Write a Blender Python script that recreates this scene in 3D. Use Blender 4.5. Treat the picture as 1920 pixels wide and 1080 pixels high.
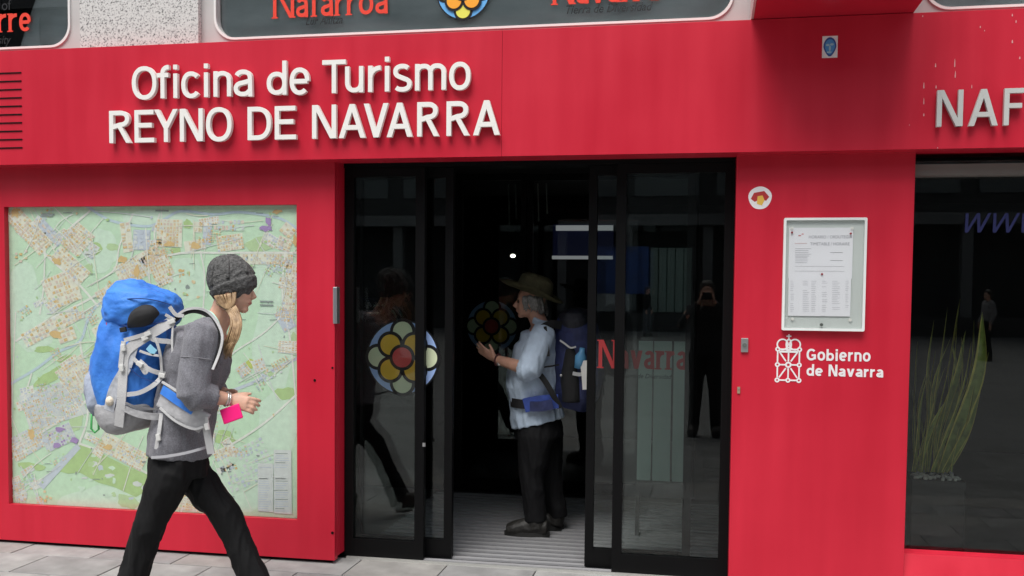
import bpy, bmesh, math, random
from mathutils import Vector, Matrix, noise
import numpy as np
R = math.radians
rnd = random.Random(7)
sc = bpy.context.scene
for o in list(bpy.data.objects): bpy.data.objects.remove(o)
COL = sc.collection

# ------------------------------------------------------------------ camera
# solved from the facade's own lines and the facade-normal vanishing point (photo pixels 1920x1080)
F_PX, YAW, PITCH, ROLL, PPY = 1873.4, -0.1922, -0.05004, 0.00917, 641.35
CAM = Vector((0.0, -5.198, 1.52))
_fw = Vector((math.sin(YAW)*math.cos(PITCH), math.cos(YAW)*math.cos(PITCH), math.sin(PITCH)))
_rt = Vector((math.cos(YAW), -math.sin(YAW), 0))
_up = _rt.cross(_fw)
_rt2 = _rt*math.cos(ROLL) + _up*math.sin(ROLL)
_up2 = _up*math.cos(ROLL) - _rt*math.sin(ROLL)
cam = bpy.data.cameras.new('camera'); camo = bpy.data.objects.new('camera', cam); COL.objects.link(camo)
cam.sensor_width = 36; cam.lens = F_PX/1920*36; cam.shift_y = (PPY-540)/1920
cam.clip_start = 0.02; cam.clip_end = 1500
M = Matrix.Identity(4)
for r in range(3):
    M[r][0] = _rt2[r]; M[r][1] = _up2[r]; M[r][2] = -_fw[r]; M[r][3] = CAM[r]
camo.matrix_world = M
sc.camera = camo
def U(px, py, Y=0.0):
    """photo pixel -> point on the plane y = Y"""
    d = _fw*F_PX + _rt2*(px-960) - _up2*(py-PPY)
    t = (Y-CAM.y)/d.y
    return CAM + d*t
def UX(px, py, Y=0.0): return U(px, py, Y).x
def UZ(px, py, Y=0.0): return U(px, py, Y).z

# ------------------------------------------------------------------ sky, sun, exposure
SUN_EL, SUN_AZ = 63, 196          # azimuth measured from +y clockwise (sun stands over the plaza)
w = bpy.data.worlds.new('World'); sc.world = w; w.use_nodes = True
nt = w.node_tree; bg = nt.nodes['Background']
sky = nt.nodes.new('ShaderNodeTexSky'); sky.sky_type = 'NISHITA'; sky.sun_disc = False
sky.sun_elevation = R(SUN_EL); sky.sun_rotation = R(SUN_AZ); sky.dust_density = 2; sky.air_density = 1.2; sky.ozone_density = .6
hs = nt.nodes.new('ShaderNodeHueSaturation'); hs.inputs['Saturation'].default_value = .35   # cloud veil: near-white sky
nt.links.new(sky.outputs[0], hs.inputs['Color']); nt.links.new(hs.outputs[0], bg.inputs['Color'])
bg.inputs['Strength'].default_value = 0.075
sl = bpy.data.lights.new('sun', 'SUN'); so = bpy.data.objects.new('sun', sl); COL.objects.link(so)
sl.energy = 1.5; sl.angle = R(40); sl.color = (1, .965, .92)
sd = Vector((math.sin(R(SUN_AZ))*math.cos(R(SUN_EL)), math.cos(R(SUN_AZ))*math.cos(R(SUN_EL)), math.sin(R(SUN_EL))))
so.rotation_euler = (-sd).to_track_quat('-Z', 'Y').to_euler()
sc.view_settings.view_transform = 'Standard'; sc.view_settings.look = 'None'
sc.view_settings.exposure = 1.32; sc.view_settings.gamma = 1; sc.view_settings.use_curve_mapping = False

# ------------------------------------------------------------------ materials
MATS = {}
def mat(name, col, rough=.5, metal=0, spec=.5, var=0, vscale=8, bump=0, bscale=60, stretch=(1,1,1), col2=None, emit=0, coat=0, sheen=0):
    if name in MATS: return MATS[name]
    m = bpy.data.materials.new(name); m.use_nodes = True; n = m.node_tree.nodes; l = m.node_tree.links
    b = n['Principled BSDF']; c = (*col, 1)
    b.inputs['Base Color'].default_value = c; b.inputs['Roughness'].default_value = rough
    b.inputs['Metallic'].default_value = metal; b.inputs['Specular IOR Level'].default_value = spec
    b.inputs['Coat Weight'].default_value = coat
    if sheen: b.inputs['Sheen Weight'].default_value = sheen
    if emit: b.inputs['Emission Color'].default_value = c; b.inputs['Emission Strength'].default_value = emit
    tc = n.new('ShaderNodeTexCoord'); mp = n.new('ShaderNodeMapping'); mp.inputs['Scale'].default_value = stretch
    l.new(tc.outputs['Object'], mp.inputs['Vector'])
    if var or col2:
        nz = n.new('ShaderNodeTexNoise'); nz.inputs['Scale'].default_value = vscale; nz.inputs['Detail'].default_value = 5
        l.new(mp.outputs[0], nz.inputs['Vector'])
        rp = n.new('ShaderNodeValToRGB'); rp.color_ramp.elements[0].position = .3; rp.color_ramp.elements[1].position = .7
        c2 = col2 or tuple(min(1, x*(1+var)) for x in col)
        c1 = col if col2 else tuple(x*(1-var) for x in col)
        rp.color_ramp.elements[0].color = (*c1, 1); rp.color_ramp.elements[1].color = (*c2, 1)
        l.new(nz.outputs['Fac'], rp.inputs['Fac']); l.new(rp.outputs[0], b.inputs['Base Color'])
    if bump:
        nb = n.new('ShaderNodeTexNoise'); nb.inputs['Scale'].default_value = bscale; nb.inputs['Detail'].default_value = 4
        l.new(mp.outputs[0], nb.inputs['Vector'])
        bp = n.new('ShaderNodeBump'); bp.inputs['Strength'].default_value = bump; bp.inputs['Distance'].default_value = .01
        l.new(nb.outputs['Fac'], bp.inputs['Height']); l.new(bp.outputs[0], b.inputs['Normal'])
    MATS[name] = m; return m

def glass(name, tint, ior=1.5):
    m = bpy.data.materials.new(name); m.use_nodes = True; n = m.node_tree.nodes; l = m.node_tree.links
    n.remove(n['Principled BSDF']); out = n['Material Output']
    fr = n.new('ShaderNodeFresnel'); fr.inputs['IOR'].default_value = ior
    tr = n.new('ShaderNodeBsdfTransparent'); tr.inputs[0].default_value = (*tint, 1)
    gl = n.new('ShaderNodeBsdfGlossy'); gl.inputs['Roughness'].default_value = .004; gl.inputs[0].default_value = (.95, .97, .97, 1)
    mx = n.new('ShaderNodeMixShader')
    l.new(fr.outputs[0], mx.inputs[0]); l.new(tr.outputs[0], mx.inputs[1]); l.new(gl.outputs[0], mx.inputs[2]); l.new(mx.outputs[0], out.inputs[0])
    MATS[name] = m; return m

def red_mat():
    m = mat('red_panel', (.52, .011, .030), .38, 0, .36)
    n = m.node_tree.nodes; l = m.node_tree.links; b = n['Principled BSDF']
    tc = n.new('ShaderNodeTexCoord'); mp = n.new('ShaderNodeMapping'); mp.inputs['Scale'].default_value = (9, 9, .7)
    l.new(tc.outputs['Object'], mp.inputs[0])
    nz = n.new('ShaderNodeTexNoise'); nz.inputs['Scale'].default_value = 1.0; nz.inputs['Detail'].default_value = 6; l.new(mp.outputs[0], nz.inputs['Vector'])
    n2 = n.new('ShaderNodeTexNoise'); n2.inputs['Scale'].default_value = 1.6; n2.inputs['Detail'].default_value = 3; l.new(tc.outputs['Object'], n2.inputs['Vector'])
    ad = n.new('ShaderNodeMath'); ad.operation = 'ADD'; l.new(nz.outputs['Fac'], ad.inputs[0]); l.new(n2.outputs['Fac'], ad.inputs[1])
    rp = n.new('ShaderNodeValToRGB'); e = rp.color_ramp.elements
    e[0].position = .35; e[0].color = (.49, .011, .030, 1); e[1].position = .68; e[1].color = (.58, .018, .042, 1)
    hf = n.new('ShaderNodeMath'); hf.operation = 'MULTIPLY'; hf.inputs[1].default_value = .5; l.new(ad.outputs[0], hf.inputs[0])
    l.new(hf.outputs[0], rp.inputs[0]); l.new(rp.outputs[0], b.inputs['Base Color'])
    rr = n.new('ShaderNodeMapRange'); rr.inputs[1].default_value = .3; rr.inputs[2].default_value = .7; rr.inputs[3].default_value = .33; rr.inputs[4].default_value = .46
    l.new(hf.outputs[0], rr.inputs[0]); l.new(rr.outputs[0], b.inputs['Roughness'])
    return m
RED = red_mat()
BLACK = mat('black_metal', (.003, .003, .0033), .5, spec=.14)
WHITE = mat('white_paint', (.80, .79, .75), .45)
GREYL = mat('grey_letter', (.50, .51, .49), .4)
FRAME = mat('pale_grey_metal', (.50, .48, .47), .45, var=.05)
STEEL = mat('brushed_steel', (.55, .55, .55), .35, .9)
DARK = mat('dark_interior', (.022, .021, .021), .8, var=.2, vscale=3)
GLASS = glass('clear_glass', (.92, .95, .94), 1.42)
GLASSA = glass('anti_glare_pane', (.985, .99, .985), 1.13)
GLASSD = glass('dimming_glass', (.74, .79, .78), 1.5)  # tint stands in for weak indoor light, dims the inner emblem
GLASSU = glass('upper_glass', (.93, .96, .96), 1.6)
def granite():
    m = mat('speckled_granite', (.55, .54, .52), .75); n = m.node_tree.nodes; l = m.node_tree.links
    tc = n.new('ShaderNodeTexCoord'); v = n.new('ShaderNodeTexNoise'); v.inputs['Scale'].default_value = 95; v.inputs['Detail'].default_value = 3; v.inputs['Roughness'].default_value = .7
    l.new(tc.outputs['Object'], v.inputs['Vector']); rp = n.new('ShaderNodeValToRGB'); e = rp.color_ramp.elements
    e[0].position = .36; e[0].color = (.10, .10, .10, 1); e[1].position = .52; e[1].color = (.60, .59, .57, 1)
    x = rp.color_ramp.elements.new(.43); x.color = (.42, .41, .40, 1)
    l.new(v.outputs['Fac'], rp.inputs[0]); l.new(rp.outputs[0], n['Principled BSDF'].inputs['Base Color']); return m
GRANITE = granite()

# ------------------------------------------------------------------ object helpers
def obj(name, me, material=None, parent=None, loc=None):
    o = bpy.data.objects.new(name, me); COL.objects.link(o)
    if material is not None:
        for m in (material if isinstance(material, (list, tuple)) else [material]):
            o.data.materials.append(m)
    if parent is not None:
        o.parent = parent
        o.matrix_parent_inverse = Matrix.Translation(-WL(parent))
    if loc is not None: o.location = loc
    return o
def WL(o):
    v = Vector(o.location)
    if o.parent is not None: v += o.matrix_parent_inverse.to_translation() + WL(o.parent)
    return v
def tag(o, label=None, cat=None, group=None, kind=None):
    if label: o['label'] = label
    if cat: o['category'] = cat
    if group: o['group'] = group
    if kind: o['kind'] = kind
    return o
def thing(name, label, cat, loc=(0,0,0), group=None):
    o = bpy.data.objects.new(name, None); COL.objects.link(o); o.location = loc; o.empty_display_size = .1
    return tag(o, label, cat, group)
def bmesh_to(bm, name='m', smooth=False):
    bmesh.ops.recalc_face_normals(bm, faces=bm.faces[:]) if len(bm.faces) else None
    me = bpy.data.meshes.new(name); bm.to_mesh(me); bm.free()
    if smooth: me.polygons.foreach_set('use_smooth', [True]*len(me.polygons))
    return me
def add_box(bm, x0, x1, y0, y1, z0, z1, mi=0, bev=0):
    vs = [bm.verts.new((x, y, z)) for x in (x0, x1) for y in (y0, y1) for z in (z0, z1)]
    fs = []
    for f in ((0,1,3,2),(4,6,7,5),(0,4,5,1),(2,3,7,6),(0,2,6,4),(1,5,7,3)):
        q = bm.faces.new([vs[i] for i in f]); q.material_index = mi; fs.append(q)
    if bev:
        es = list({e for f in fs for e in f.edges})
        bmesh.ops.bevel(bm, geom=es, offset=bev, segments=2, affect='EDGES', profile=.6)
def box(name, x0, x1, y0, y1, z0, z1, material, parent=None, bev=0):
    bm = bmesh.new(); add_box(bm, x0, x1, y0, y1, z0, z1, 0, bev)
    return obj(name, bmesh_to(bm, name), material, parent)
def add_prism(bm, pts, y0, y1, mi=0):
    """polygon in (x, z) extruded between y0 (front) and y1"""
    a = [bm.verts.new((p[0], y0, p[1])) for p in pts]; b = [bm.verts.new((p[0], y1, p[1])) for p in pts]
    n = len(pts)
    for f in [a] + [b[::-1]] + [[a[i], b[i], b[(i+1) % n], a[(i+1) % n]] for i in range(n)]:
        q = bm.faces.new(f); q.material_index = mi
def disc_pts(cx, cz, r, n=40): return [(cx+r*math.cos(2*math.pi*i/n), cz+r*math.sin(2*math.pi*i/n)) for i in range(n)]
def rrect(x0, x1, z0, z1, r, n=8):
    pts = []
    for cx, cz, a in ((x1-r, z1-r, 0), (x0+r, z1-r, 90), (x0+r, z0+r, 180), (x1-r, z0+r, 270)):
        for i in range(n+1):
            t = R(a+90*i/n); pts.append((cx+r*math.cos(t), cz+r*math.sin(t)))
    return pts
def add_ring(bm, outer, inner, y0, y1):
    n = len(outer)
    A = [[bm.verts.new((p[0], y, p[1])) for p in L] for L in (outer, inner) for y in (y0, y1)]
    for i in range(n):
        j = (i+1) % n
        bm.faces.new((A[0][i], A[0][j], A[2][j], A[2][i])); bm.faces.new((A[1][i], A[3][i], A[3][j], A[1][j]))
        bm.faces.new((A[0][i], A[1][i], A[1][j], A[0][j])); bm.faces.new((A[2][i], A[2][j], A[3][j], A[3][i]))
def frames(pts):
    out = []
    for i in range(len(pts)):
        t = (pts[min(i+1, len(pts)-1)] - pts[max(i-1, 0)])
        out.append(t.normalized() if t.length > 1e-9 else Vector((0, 0, 1)))
    return out
def add_tube(bm, pts, rad, seg=14, side=None, cap=True, mi=0, power=2.0):
    """tapered tube; rad entries r or (ra along side, rb across)"""
    pts = [Vector(p) for p in pts]; T = frames(pts); rings = []; s = None
    if not isinstance(rad, (list, tuple)) or (isinstance(rad, tuple)): rad = [rad]*len(pts)
    for p, t, r in zip(pts, T, rad):
        ra, rb = r if isinstance(r, tuple) else (r, r)
        ref = Vector(side) if side is not None else (s if s is not None else (Vector((0, 1, 0)) if abs(t.y) < .9 else Vector((1, 0, 0))))
        s = (ref - t*ref.dot(t)).normalized(); q = t.cross(s)
        ring = []
        for k in range(seg):
            a = 2*math.pi*k/seg; c, d = math.cos(a), math.sin(a)
            if power != 2: c, d = math.copysign(abs(c)**(2/power), c), math.copysign(abs(d)**(2/power), d)
            ring.append(bm.verts.new(p + s*ra*c + q*rb*d))
        rings.append(ring)
    for a, b in zip(rings, rings[1:]):
        for k in range(seg):
            f = bm.faces.new((a[k], a[(k+1) % seg], b[(k+1) % seg], b[k])); f.material_index = mi
    if cap:
        for g in (rings[0][::-1], rings[-1]): bm.faces.new(g).material_index = mi
def add_ball(bm, c, r, rot=None, seg=18, mi=0):
    r = (r, r, r) if not isinstance(r, tuple) else r
    m = Matrix.Translation(Vector(c)) @ (rot.to_4x4() if rot is not None else Matrix.Identity(4)) @ Matrix.Diagonal((*r, 1))
    g = bmesh.ops.create_uvsphere(bm, u_segments=seg, v_segments=seg//2+2, radius=1, matrix=m)
    for v in g['verts']:
        for f in v.link_faces: f.material_index = mi
def catmull(pts, n=6):
    P = [Vector(p) for p in pts]; P = [P[0]*2-P[1]] + P + [P[-1]*2-P[-2]]; out = []
    for i in range(1, len(P)-2):
        for k in range(n):
            t = k/n; a, b, c, d = P[i-1], P[i], P[i+1], P[i+2]
            out.append(.5*((2*b)+(c-a)*t+(2*a-5*b+4*c-d)*t*t+(3*b-a-3*c+d)*t**3))
    return out + [P[-2]]
def add_strap(bm, pts, width, thick, normal, mi=0, n=5):
    """flat webbing along a smooth path; normal = direction of the strap's face"""
    P = catmull(pts, n) if len(pts) > 2 else [Vector(p) for p in pts]; T = frames(P); prev = None
    for i, (p, t) in enumerate(zip(P, T)):
        nn = normal[min(len(normal)-1, int(i*len(normal)/len(P)))] if isinstance(normal, list) else normal
        nn = Vector(nn); nn = (nn - t*nn.dot(t)).normalized(); s = t.cross(nn)
        ring = [bm.verts.new(p + s*a*width/2 + nn*b*thick/2) for a, b in ((-1,-1),(1,-1),(1,1),(-1,1))]
        if prev:
            for k in range(4): bm.faces.new((prev[k], prev[(k+1)%4], ring[(k+1)%4], ring[k])).material_index = mi
        else: bm.faces.new(ring[::-1]).material_index = mi
        prev = ring
    bm.faces.new(prev).material_index = mi
def fuse(bm, name, voxel, smooth=4, wrinkle=0, wscale=14, wdir=(1,1,1), seed=0):
    """grow overlapping volumes together into one continuous skin"""
    bmesh.ops.recalc_face_normals(bm, faces=bm.faces[:])
    me = bpy.data.meshes.new('tmp'); bm.to_mesh(me); bm.free()
    o = bpy.data.objects.new('tmp', me); COL.objects.link(o)
    md = o.modifiers.new('r', 'REMESH'); md.mode = 'VOXEL'; md.voxel_size = voxel; md.use_smooth_shade = True
    if smooth: s = o.modifiers.new('s', 'SMOOTH'); s.factor = .5; s.iterations = smooth
    dg = bpy.context.evaluated_depsgraph_get(); dg.update()
    out = bpy.data.meshes.new_from_object(o.evaluated_get(dg)); out.name = name
    bpy.data.objects.remove(o); bpy.data.meshes.remove(me)
    if wrinkle:
        n = len(out.vertices); co = np.empty(n*3); out.vertices.foreach_get('co', co); co = co.reshape(-1, 3)
        no = np.empty(n*3); out.vertex_normals.foreach_get('vector', no); no = no.reshape(-1, 3)
        wd = Vector(wdir); d = np.empty(n); off = Vector((seed*3.1, seed*1.7, seed))
        for i in range(n):
            p = Vector(co[i]); q = Vector((p.x*wd.x, p.y*wd.y, p.z*wd.z+p.x*.35*(1-wd.z)))*wscale + off; q = q + noise.noise_vector(q*.6)*.5
            v = noise.noise(q); d[i] = (1-abs(v)*2.6)*.6 + .22*(1-abs(noise.noise(q*2.1+off))*2.4)-.2
        co += no*(d*wrinkle)[:, None]; out.vertices.foreach_set('co', co.ravel()); out.update()
    out.polygons.foreach_set('use_smooth', [True]*len(out.polygons))
    return out

# ------------------------------------------------------------------ stroke lettering
def arc(cx, cz, rx, rz, a0, a1, n=14, pw=2.25):
    o = []
    for i in range(n+1):
        t = R(a0+(a1-a0)*i/n); c, s = math.cos(t), math.sin(t)
        o.append((cx+rx*math.copysign(abs(c)**(2/pw), c), cz+rz*math.copysign(abs(s)**(2/pw), s)))
    return o
def glyph(ch, w, h, s):
    """strokes of a letter in its w x h box: ('p', points) perpendicular pen, ('d', p0, p1) diagonal with level ends"""
    i = s/2; L, Rr, T = i, w-i, h-i; m = w/2; D = []
    P = lambda *p: D.append(('p', list(p)))
    A = lambda pts: D.append(('p', pts))
    G = lambda a, b: D.append(('d', a, b))
    ds = s*.56
    if ch in 'Oo': A(arc(m, h/2, m-i, h/2-i, 0, 360, 32))
    elif ch == 'c': A(arc(m+.04*w, h/2, m-i+.02*w, h/2-i, 42, 318, 22))
    elif ch == 'e': P((L, h*.5), (Rr, h*.5)); A(arc(m, h/2, m-i, h/2-i, 0, 312, 24))
    elif ch == 'n': P((L, 0), (L, h)); A(arc(m, h*.62, m-i, h*.38-i, 170, 0, 14)+[(Rr, 0)])
    elif ch == 'u': P((Rr, 0), (Rr, h)); A([(L, h)]+arc(m, h*.38, m-i, h*.38-i, 180, 350, 14))
    elif ch == 'm':
        P((L, 0), (L, h)); q = (w-s)/4
        A(arc(L+q, h*.66, q, h*.34-i, 170, 0, 12)+[(L+2*q, 0)]); A(arc(L+3*q, h*.66, q, h*.34-i, 170, 0, 12)+[(Rr, 0)])
    elif ch == 'r': P((L, 0), (L, h)); A(arc(w*.98, h*.5, w*.98-L, h*.5-i, 178, 92, 10))
    elif ch == 'i': P((m, 0), (m, h*.735)); P((m, h-s*1.05), (m, h))
    elif ch == 'f': x = w*.42; P((0, h*.70), (w*.86, h*.70)); A([(x, 0), (x, h*.66)]+arc(x+w*.42, h*.74, w*.42, h*.26-i, 180, 84, 9))
    elif ch == 'a':
        A(arc(m, h*.69, m-i*1.2, h*.31-i, 158, 0, 12)+[(Rr, 0)])
        A([(Rr, h*.58)]+arc(m*.98, h*.30, m*.98-i, h*.28-i*.9, 100, 300, 14)+[(Rr, h*.24)])
    elif ch == 's':
        A(arc(m, h*.725, m-i*1.3, h*.275-i, 35, 250, 14)+arc(m, h*.275, m-i*1.1, h*.275-i, 70, -145, 14))
    elif ch in 'db':
        x = Rr if ch == 'd' else L; P((x, 0), (x, h)); A(arc(m, h*.34, m-i, h*.34-i, 0, 360, 28))
    elif ch == 'T': P((0, T), (w, T)); P((m, 0), (m, T-i+.001))
    elif ch in 'EF':
        P((L, 0), (L, h)); P((s*.9, T), (w*.97, T)); P((s*.9, h*.53), (w*.88, h*.53))
        if ch == 'E': P((s*.9, i), (w, i))
    elif ch == 'D': P((L, 0), (L, h)); A([(s*.9, T), (w*.42, T)]+arc(w*.42, h/2, w*.58-i, h/2-i, 90, -90, 18)+[(s*.9, i)])
    elif ch == 'R':
        P((L, 0), (L, h)); A([(s*.9, T), (w*.5, T)]+arc(w*.5, h*.745, w*.44-i, h*.255-i, 90, -90, 12)+[(s*.9, h*.49)]); G((w*.50, h*.49), (w-ds, 0))
    elif ch == 'Y': G((ds, h), (m, h*.42)); G((w-ds, h), (m, h*.42)); P((m, 0), (m, h*.45))
    elif ch == 'N': P((L, 0), (L, h)); P((Rr, 0), (Rr, h)); G((L+.05*w, h), (Rr-.05*w, 0))
    elif ch == 'A': G((ds, 0), (m, h)); G((w-ds, 0), (m, h)); P((w*.2, h*.31), (w*.8, h*.31))
    elif ch in 'Vv': G((ds, h), (m, 0)); G((w-ds, h), (m, 0))
    elif ch == 'w': q = w/4; G((ds, h), (q, 0)); G((m, h), (q, 0)); G((m, h), (3*q, 0)); G((w-ds, h), (3*q, 0))
    elif ch == 'G': A(arc(m, h/2, m-i, h/2-i, 42, 345, 26)); P((w*.52, h*.44), (w-i*.4, h*.44)); P((w-i*1.2, h*.1), (w-i*1.2, h*.48))
    return D
def add_strokes(bm, D, x, z, s, y0, y1, slant=0, serif=0, mi=0):
    k = 0
    for st in D:
        yy = y0 - k*.0004; k += 1
        if st[0] == 'd':
            (ax, az), (bx, bz) = st[1], st[2]; h = s*.56
            add_prism(bm, [(x+p+slant*q, z+q) for p, q in ((ax-h, az), (ax+h, az), (bx+h, bz), (bx-h, bz))], yy, y1, mi); continue
        pts = [Vector((p[0], p[1])) for p in st[1]]; pts = [p for j, p in enumerate(pts) if j == 0 or (p-pts[j-1]).length > 1e-5]; n = len(pts); closed = (pts[0]-pts[-1]).length < 1e-6
        if closed: pts = pts[:-1]; n -= 1
        Lf, Rg = [], []
        for j in range(n):
            a = pts[j-1] if (j or closed) else pts[j]; b = pts[(j+1) % n] if (j < n-1 or closed) else pts[j]
            t = (b-a).normalized(); nn = Vector((-t.y, t.x))
            if 0 < j < n-1 or closed:
                t1 = (pts[j]-a).normalized(); c = max(.6, abs(Vector((-t1.y, t1.x)).dot(nn))); nn = nn/c
            Lf.append(pts[j]+nn*s/2); Rg.append(pts[j]-nn*s/2)
        V = [[bm.verts.new((x+q.x+slant*q.y, y, z+q.y)) for q in S] for S in (Lf, Rg) for y in (yy, y1)]
        for j in range(n if closed else n-1):
            q = (j+1) % n
            for f in ((V[0][j], V[0][q], V[2][q], V[2][j]), (V[1][j], V[3][j], V[3][q], V[1][q]), (V[0][j], V[1][j], V[1][q], V[0][q]), (V[2][j], V[2][q], V[3][q], V[3][j])):
                bm.faces.new(f).material_index = mi
        if not closed:
            for j in (0, n-1): bm.faces.new((V[0][j], V[2][j], V[3][j], V[1][j])).material_index = mi
        if serif:
            for p, q in ((pts[0], pts[1]), (pts[-1], pts[-2])):
                if abs(p.x-q.x) < 1e-4 and not closed:
                    e = serif; zz = p.y if p.y < q.y else p.y-s*.35
                    add_prism(bm, [(x+p.x-s/2-e, z+zz), (x+p.x+s/2+e, z+zz), (x+p.x+s/2+e, z+zz+s*.35), (x+p.x-s/2-e, z+zz+s*.35)], yy-.0003, y1, mi)
def letter(ch, x0, x1, z0, z1, s, y0, y1, material, parent, **k):
    bm = bmesh.new(); add_strokes(bm, glyph(ch, x1-x0, z1-z0, s), 0, 0, s, 0, y1-y0, **k)
    return place(obj('letter', bmesh_to(bm, 'letter'), material), parent, (x0, y0, z0))
def place(o, parent, loc):
    o.parent = parent; o.matrix_parent_inverse = Matrix.Identity(4)
    o.location = Vector(loc) - WL(parent); return o
def text_mesh(body, size, sx=1, shear=0, extrude=.0006):
    c = bpy.data.curves.new('t', 'FONT'); c.body = body; c.size = size; c.shear = shear; c.extrude = extrude; c.resolution_u = 4
    o = bpy.data.objects.new('t', c); COL.objects.link(o)
    dg = bpy.context.evaluated_depsgraph_get(); dg.update()
    me = bpy.data.meshes.new_from_object(o.evaluated_get(dg)); bpy.data.objects.remove(o); bpy.data.curves.remove(c)
    me.materials.clear(); me.transform(Matrix.Rotation(R(90), 4, 'X') @ Matrix.Diagonal((sx, 1, 1, 1))); return me

# ================================================================== SETTING
FZ0, FZ1, FY = 2.217, 2.858, -.12        # fascia bottom, top, front
CX1, PX0, PX1 = -2.005, .134, .986        # cabinet right edge, pillar edges
DY, LY = .17, .245                        # fixed glass plane, sliding leaf plane
SW, SD = .50, .335                        # paving slab size
def paving_mat():
    m = mat('paving_sheet', (.3, .3, .29), .8); n = m.node_tree.nodes; l = m.node_tree.links; b = n['Principled BSDF']
    tc = n.new('ShaderNodeTexCoord'); br = n.new('ShaderNodeTexBrick')
    br.inputs['Scale'].default_value = 1; br.inputs['Brick Width'].default_value = SW; br.inputs['Row Height'].default_value = SD
    br.inputs['Mortar Size'].default_value = .006; br.inputs['Color1'].default_value = (.15, .15, .145, 1); br.inputs['Color2'].default_value = (.20, .20, .195, 1)
    br.inputs['Mortar'].default_value = (.07, .07, .065, 1); l.new(tc.outputs['Object'], br.inputs['Vector']); l.new(br.outputs['Color'], b.inputs['Base Color'])
    return m
bm = bmesh.new(); bmesh.ops.create_grid(bm, x_segments=1, y_segments=1, size=250); bm.verts.ensure_lookup_table()
pave = tag(obj('pavement', bmesh_to(bm), paving_mat()), kind='structure'); pave.location = (0, 0, -.012)
SLAB = [mat('slab_%s' % c, col, .78, var=.22, vscale=6, bump=.25, bscale=160) for c, col in (('pale', (.275, .275, .268)), ('grey', (.225, .225, .222)), ('warm', (.255, .248, .235)))]
bm = bmesh.new(); add_box(bm, .003, SW-.003, .003, SD-.003, -.03, 0, 0, .003); slab_me = [bmesh_to(bm, 'slab')]
slab_me += [slab_me[0].copy(), slab_me[0].copy()]
for m_, me in zip(SLAB, slab_me): me.materials.append(m_)
for j in range(8):
    for i in range(-14, 6):
        x = i*SW + (SW/2 if j % 2 else 0) + .11; y = DY-.03-(j+1)*SD
        if j == 0 and (x < CX1-.4 or x > PX0-.05): y0 = y
        o = bpy.data.objects.new('slab', rnd.choice(slab_me)); COL.objects.link(o)
        o.parent = pave; o.location = (x, y, .012+.001*rnd.uniform(-1, 1)); o.rotation_euler = (R(rnd.uniform(-.12, .12)), R(rnd.uniform(-.12, .12)), 0)

# ---------------- interior shell (dark vestibule and office behind the glass)
IX0, IX1, IY = -4.6, 4.2, 5.2
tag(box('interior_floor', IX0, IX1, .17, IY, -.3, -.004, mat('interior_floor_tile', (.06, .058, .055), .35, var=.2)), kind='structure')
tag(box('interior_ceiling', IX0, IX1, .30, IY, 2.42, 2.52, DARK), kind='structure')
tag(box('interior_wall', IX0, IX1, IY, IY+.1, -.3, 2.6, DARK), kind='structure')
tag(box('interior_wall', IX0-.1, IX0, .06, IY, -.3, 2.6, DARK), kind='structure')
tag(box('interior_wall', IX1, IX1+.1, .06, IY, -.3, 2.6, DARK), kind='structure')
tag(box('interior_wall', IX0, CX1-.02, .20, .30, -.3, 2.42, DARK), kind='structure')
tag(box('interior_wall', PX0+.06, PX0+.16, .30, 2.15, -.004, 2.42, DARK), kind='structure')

# ---------------- the tourist office building
B = thing('tourist_office_building', 'red clad tourist office front with glass doors and granite upper pier', 'building', (0, .1, 0))
seam = -1.053
for a, b in ((-7.5, -4.62), (-4.616, seam-.0006), (seam+.0006, 2.9), (2.904, 6.5)):
    box('fascia_panel', a, b, FY, .06, FZ0, FZ1, RED, B, .0012)
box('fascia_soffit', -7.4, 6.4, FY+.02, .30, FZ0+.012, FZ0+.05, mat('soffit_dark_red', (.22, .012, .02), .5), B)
# louvre slots at the fascia's left end
lx = UX(41, 200, FY)
for k in range(10):
    z = UZ(20, 137+k*15.6, FY)
    box('louvre_slot', lx-.36, lx, FY-.0035, FY-.0005, z-.0035, z+.0035, BLACK, B)
# red pillar
box('pillar', PX0, PX1, 0, .32, -.02, FZ0+.011, RED, B, .002)
box('pillar', 3.6, 4.4, 0, .32, -.02, FZ0+.011, RED, B, .002)
box('side_wall', -7.5, -4.9, .05, .3, -.02, FZ0+.011, GRANITE, B)
box('side_wall', 4.402, 6.5, .05, .3, -.02, FZ0+.011, GRANITE, B)
# shop window right of the pillar
wx0, wx1 = PX1+.002, 3.598
box('window_head', wx0, wx1, .045, .14, UZ(1760, 329, .05), UZ(1760, 308, .05), mat('grey_beige_metal', (.17, .16, .145), .5), B)
sw = box('shop_window', wx0, wx1, .132, .140, .10, 2.19, GLASS, B)
box('window_frame', wx0, wx0+.03, .145, .19, .1, 2.2, BLACK, sw); box('window_frame', wx1-.03, wx1, .145, .19, .1, 2.2, BLACK, sw)
bm = bmesh.new()
zt = UZ(1800, 1037, .1)
pr = [(-.03, -.02), (-.03, .012), (-.02, .02), (.05, zt-.004), (.131, zt)]
a = [bm.verts.new((wx0, p[0], p[1])) for p in pr]; b = [bm.verts.new((wx1, p[0], p[1])) for p in pr]
a.append(bm.verts.new((wx0, .131, -.02))); b.append(bm.verts.new((wx1, .131, -.02)))
bm.faces.new(a); bm.faces.new(b[::-1])
for i in range(6): bm.faces.new((a[i], b[i], b[(i+1) % 6], a[(i+1) % 6]))
obj('window_sill', bmesh_to(bm), RED, B)
box('window_bed', wx0, wx1, .20, .62, -.02, .09, mat('dark_bed', (.03, .03, .03), .6), B)
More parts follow.
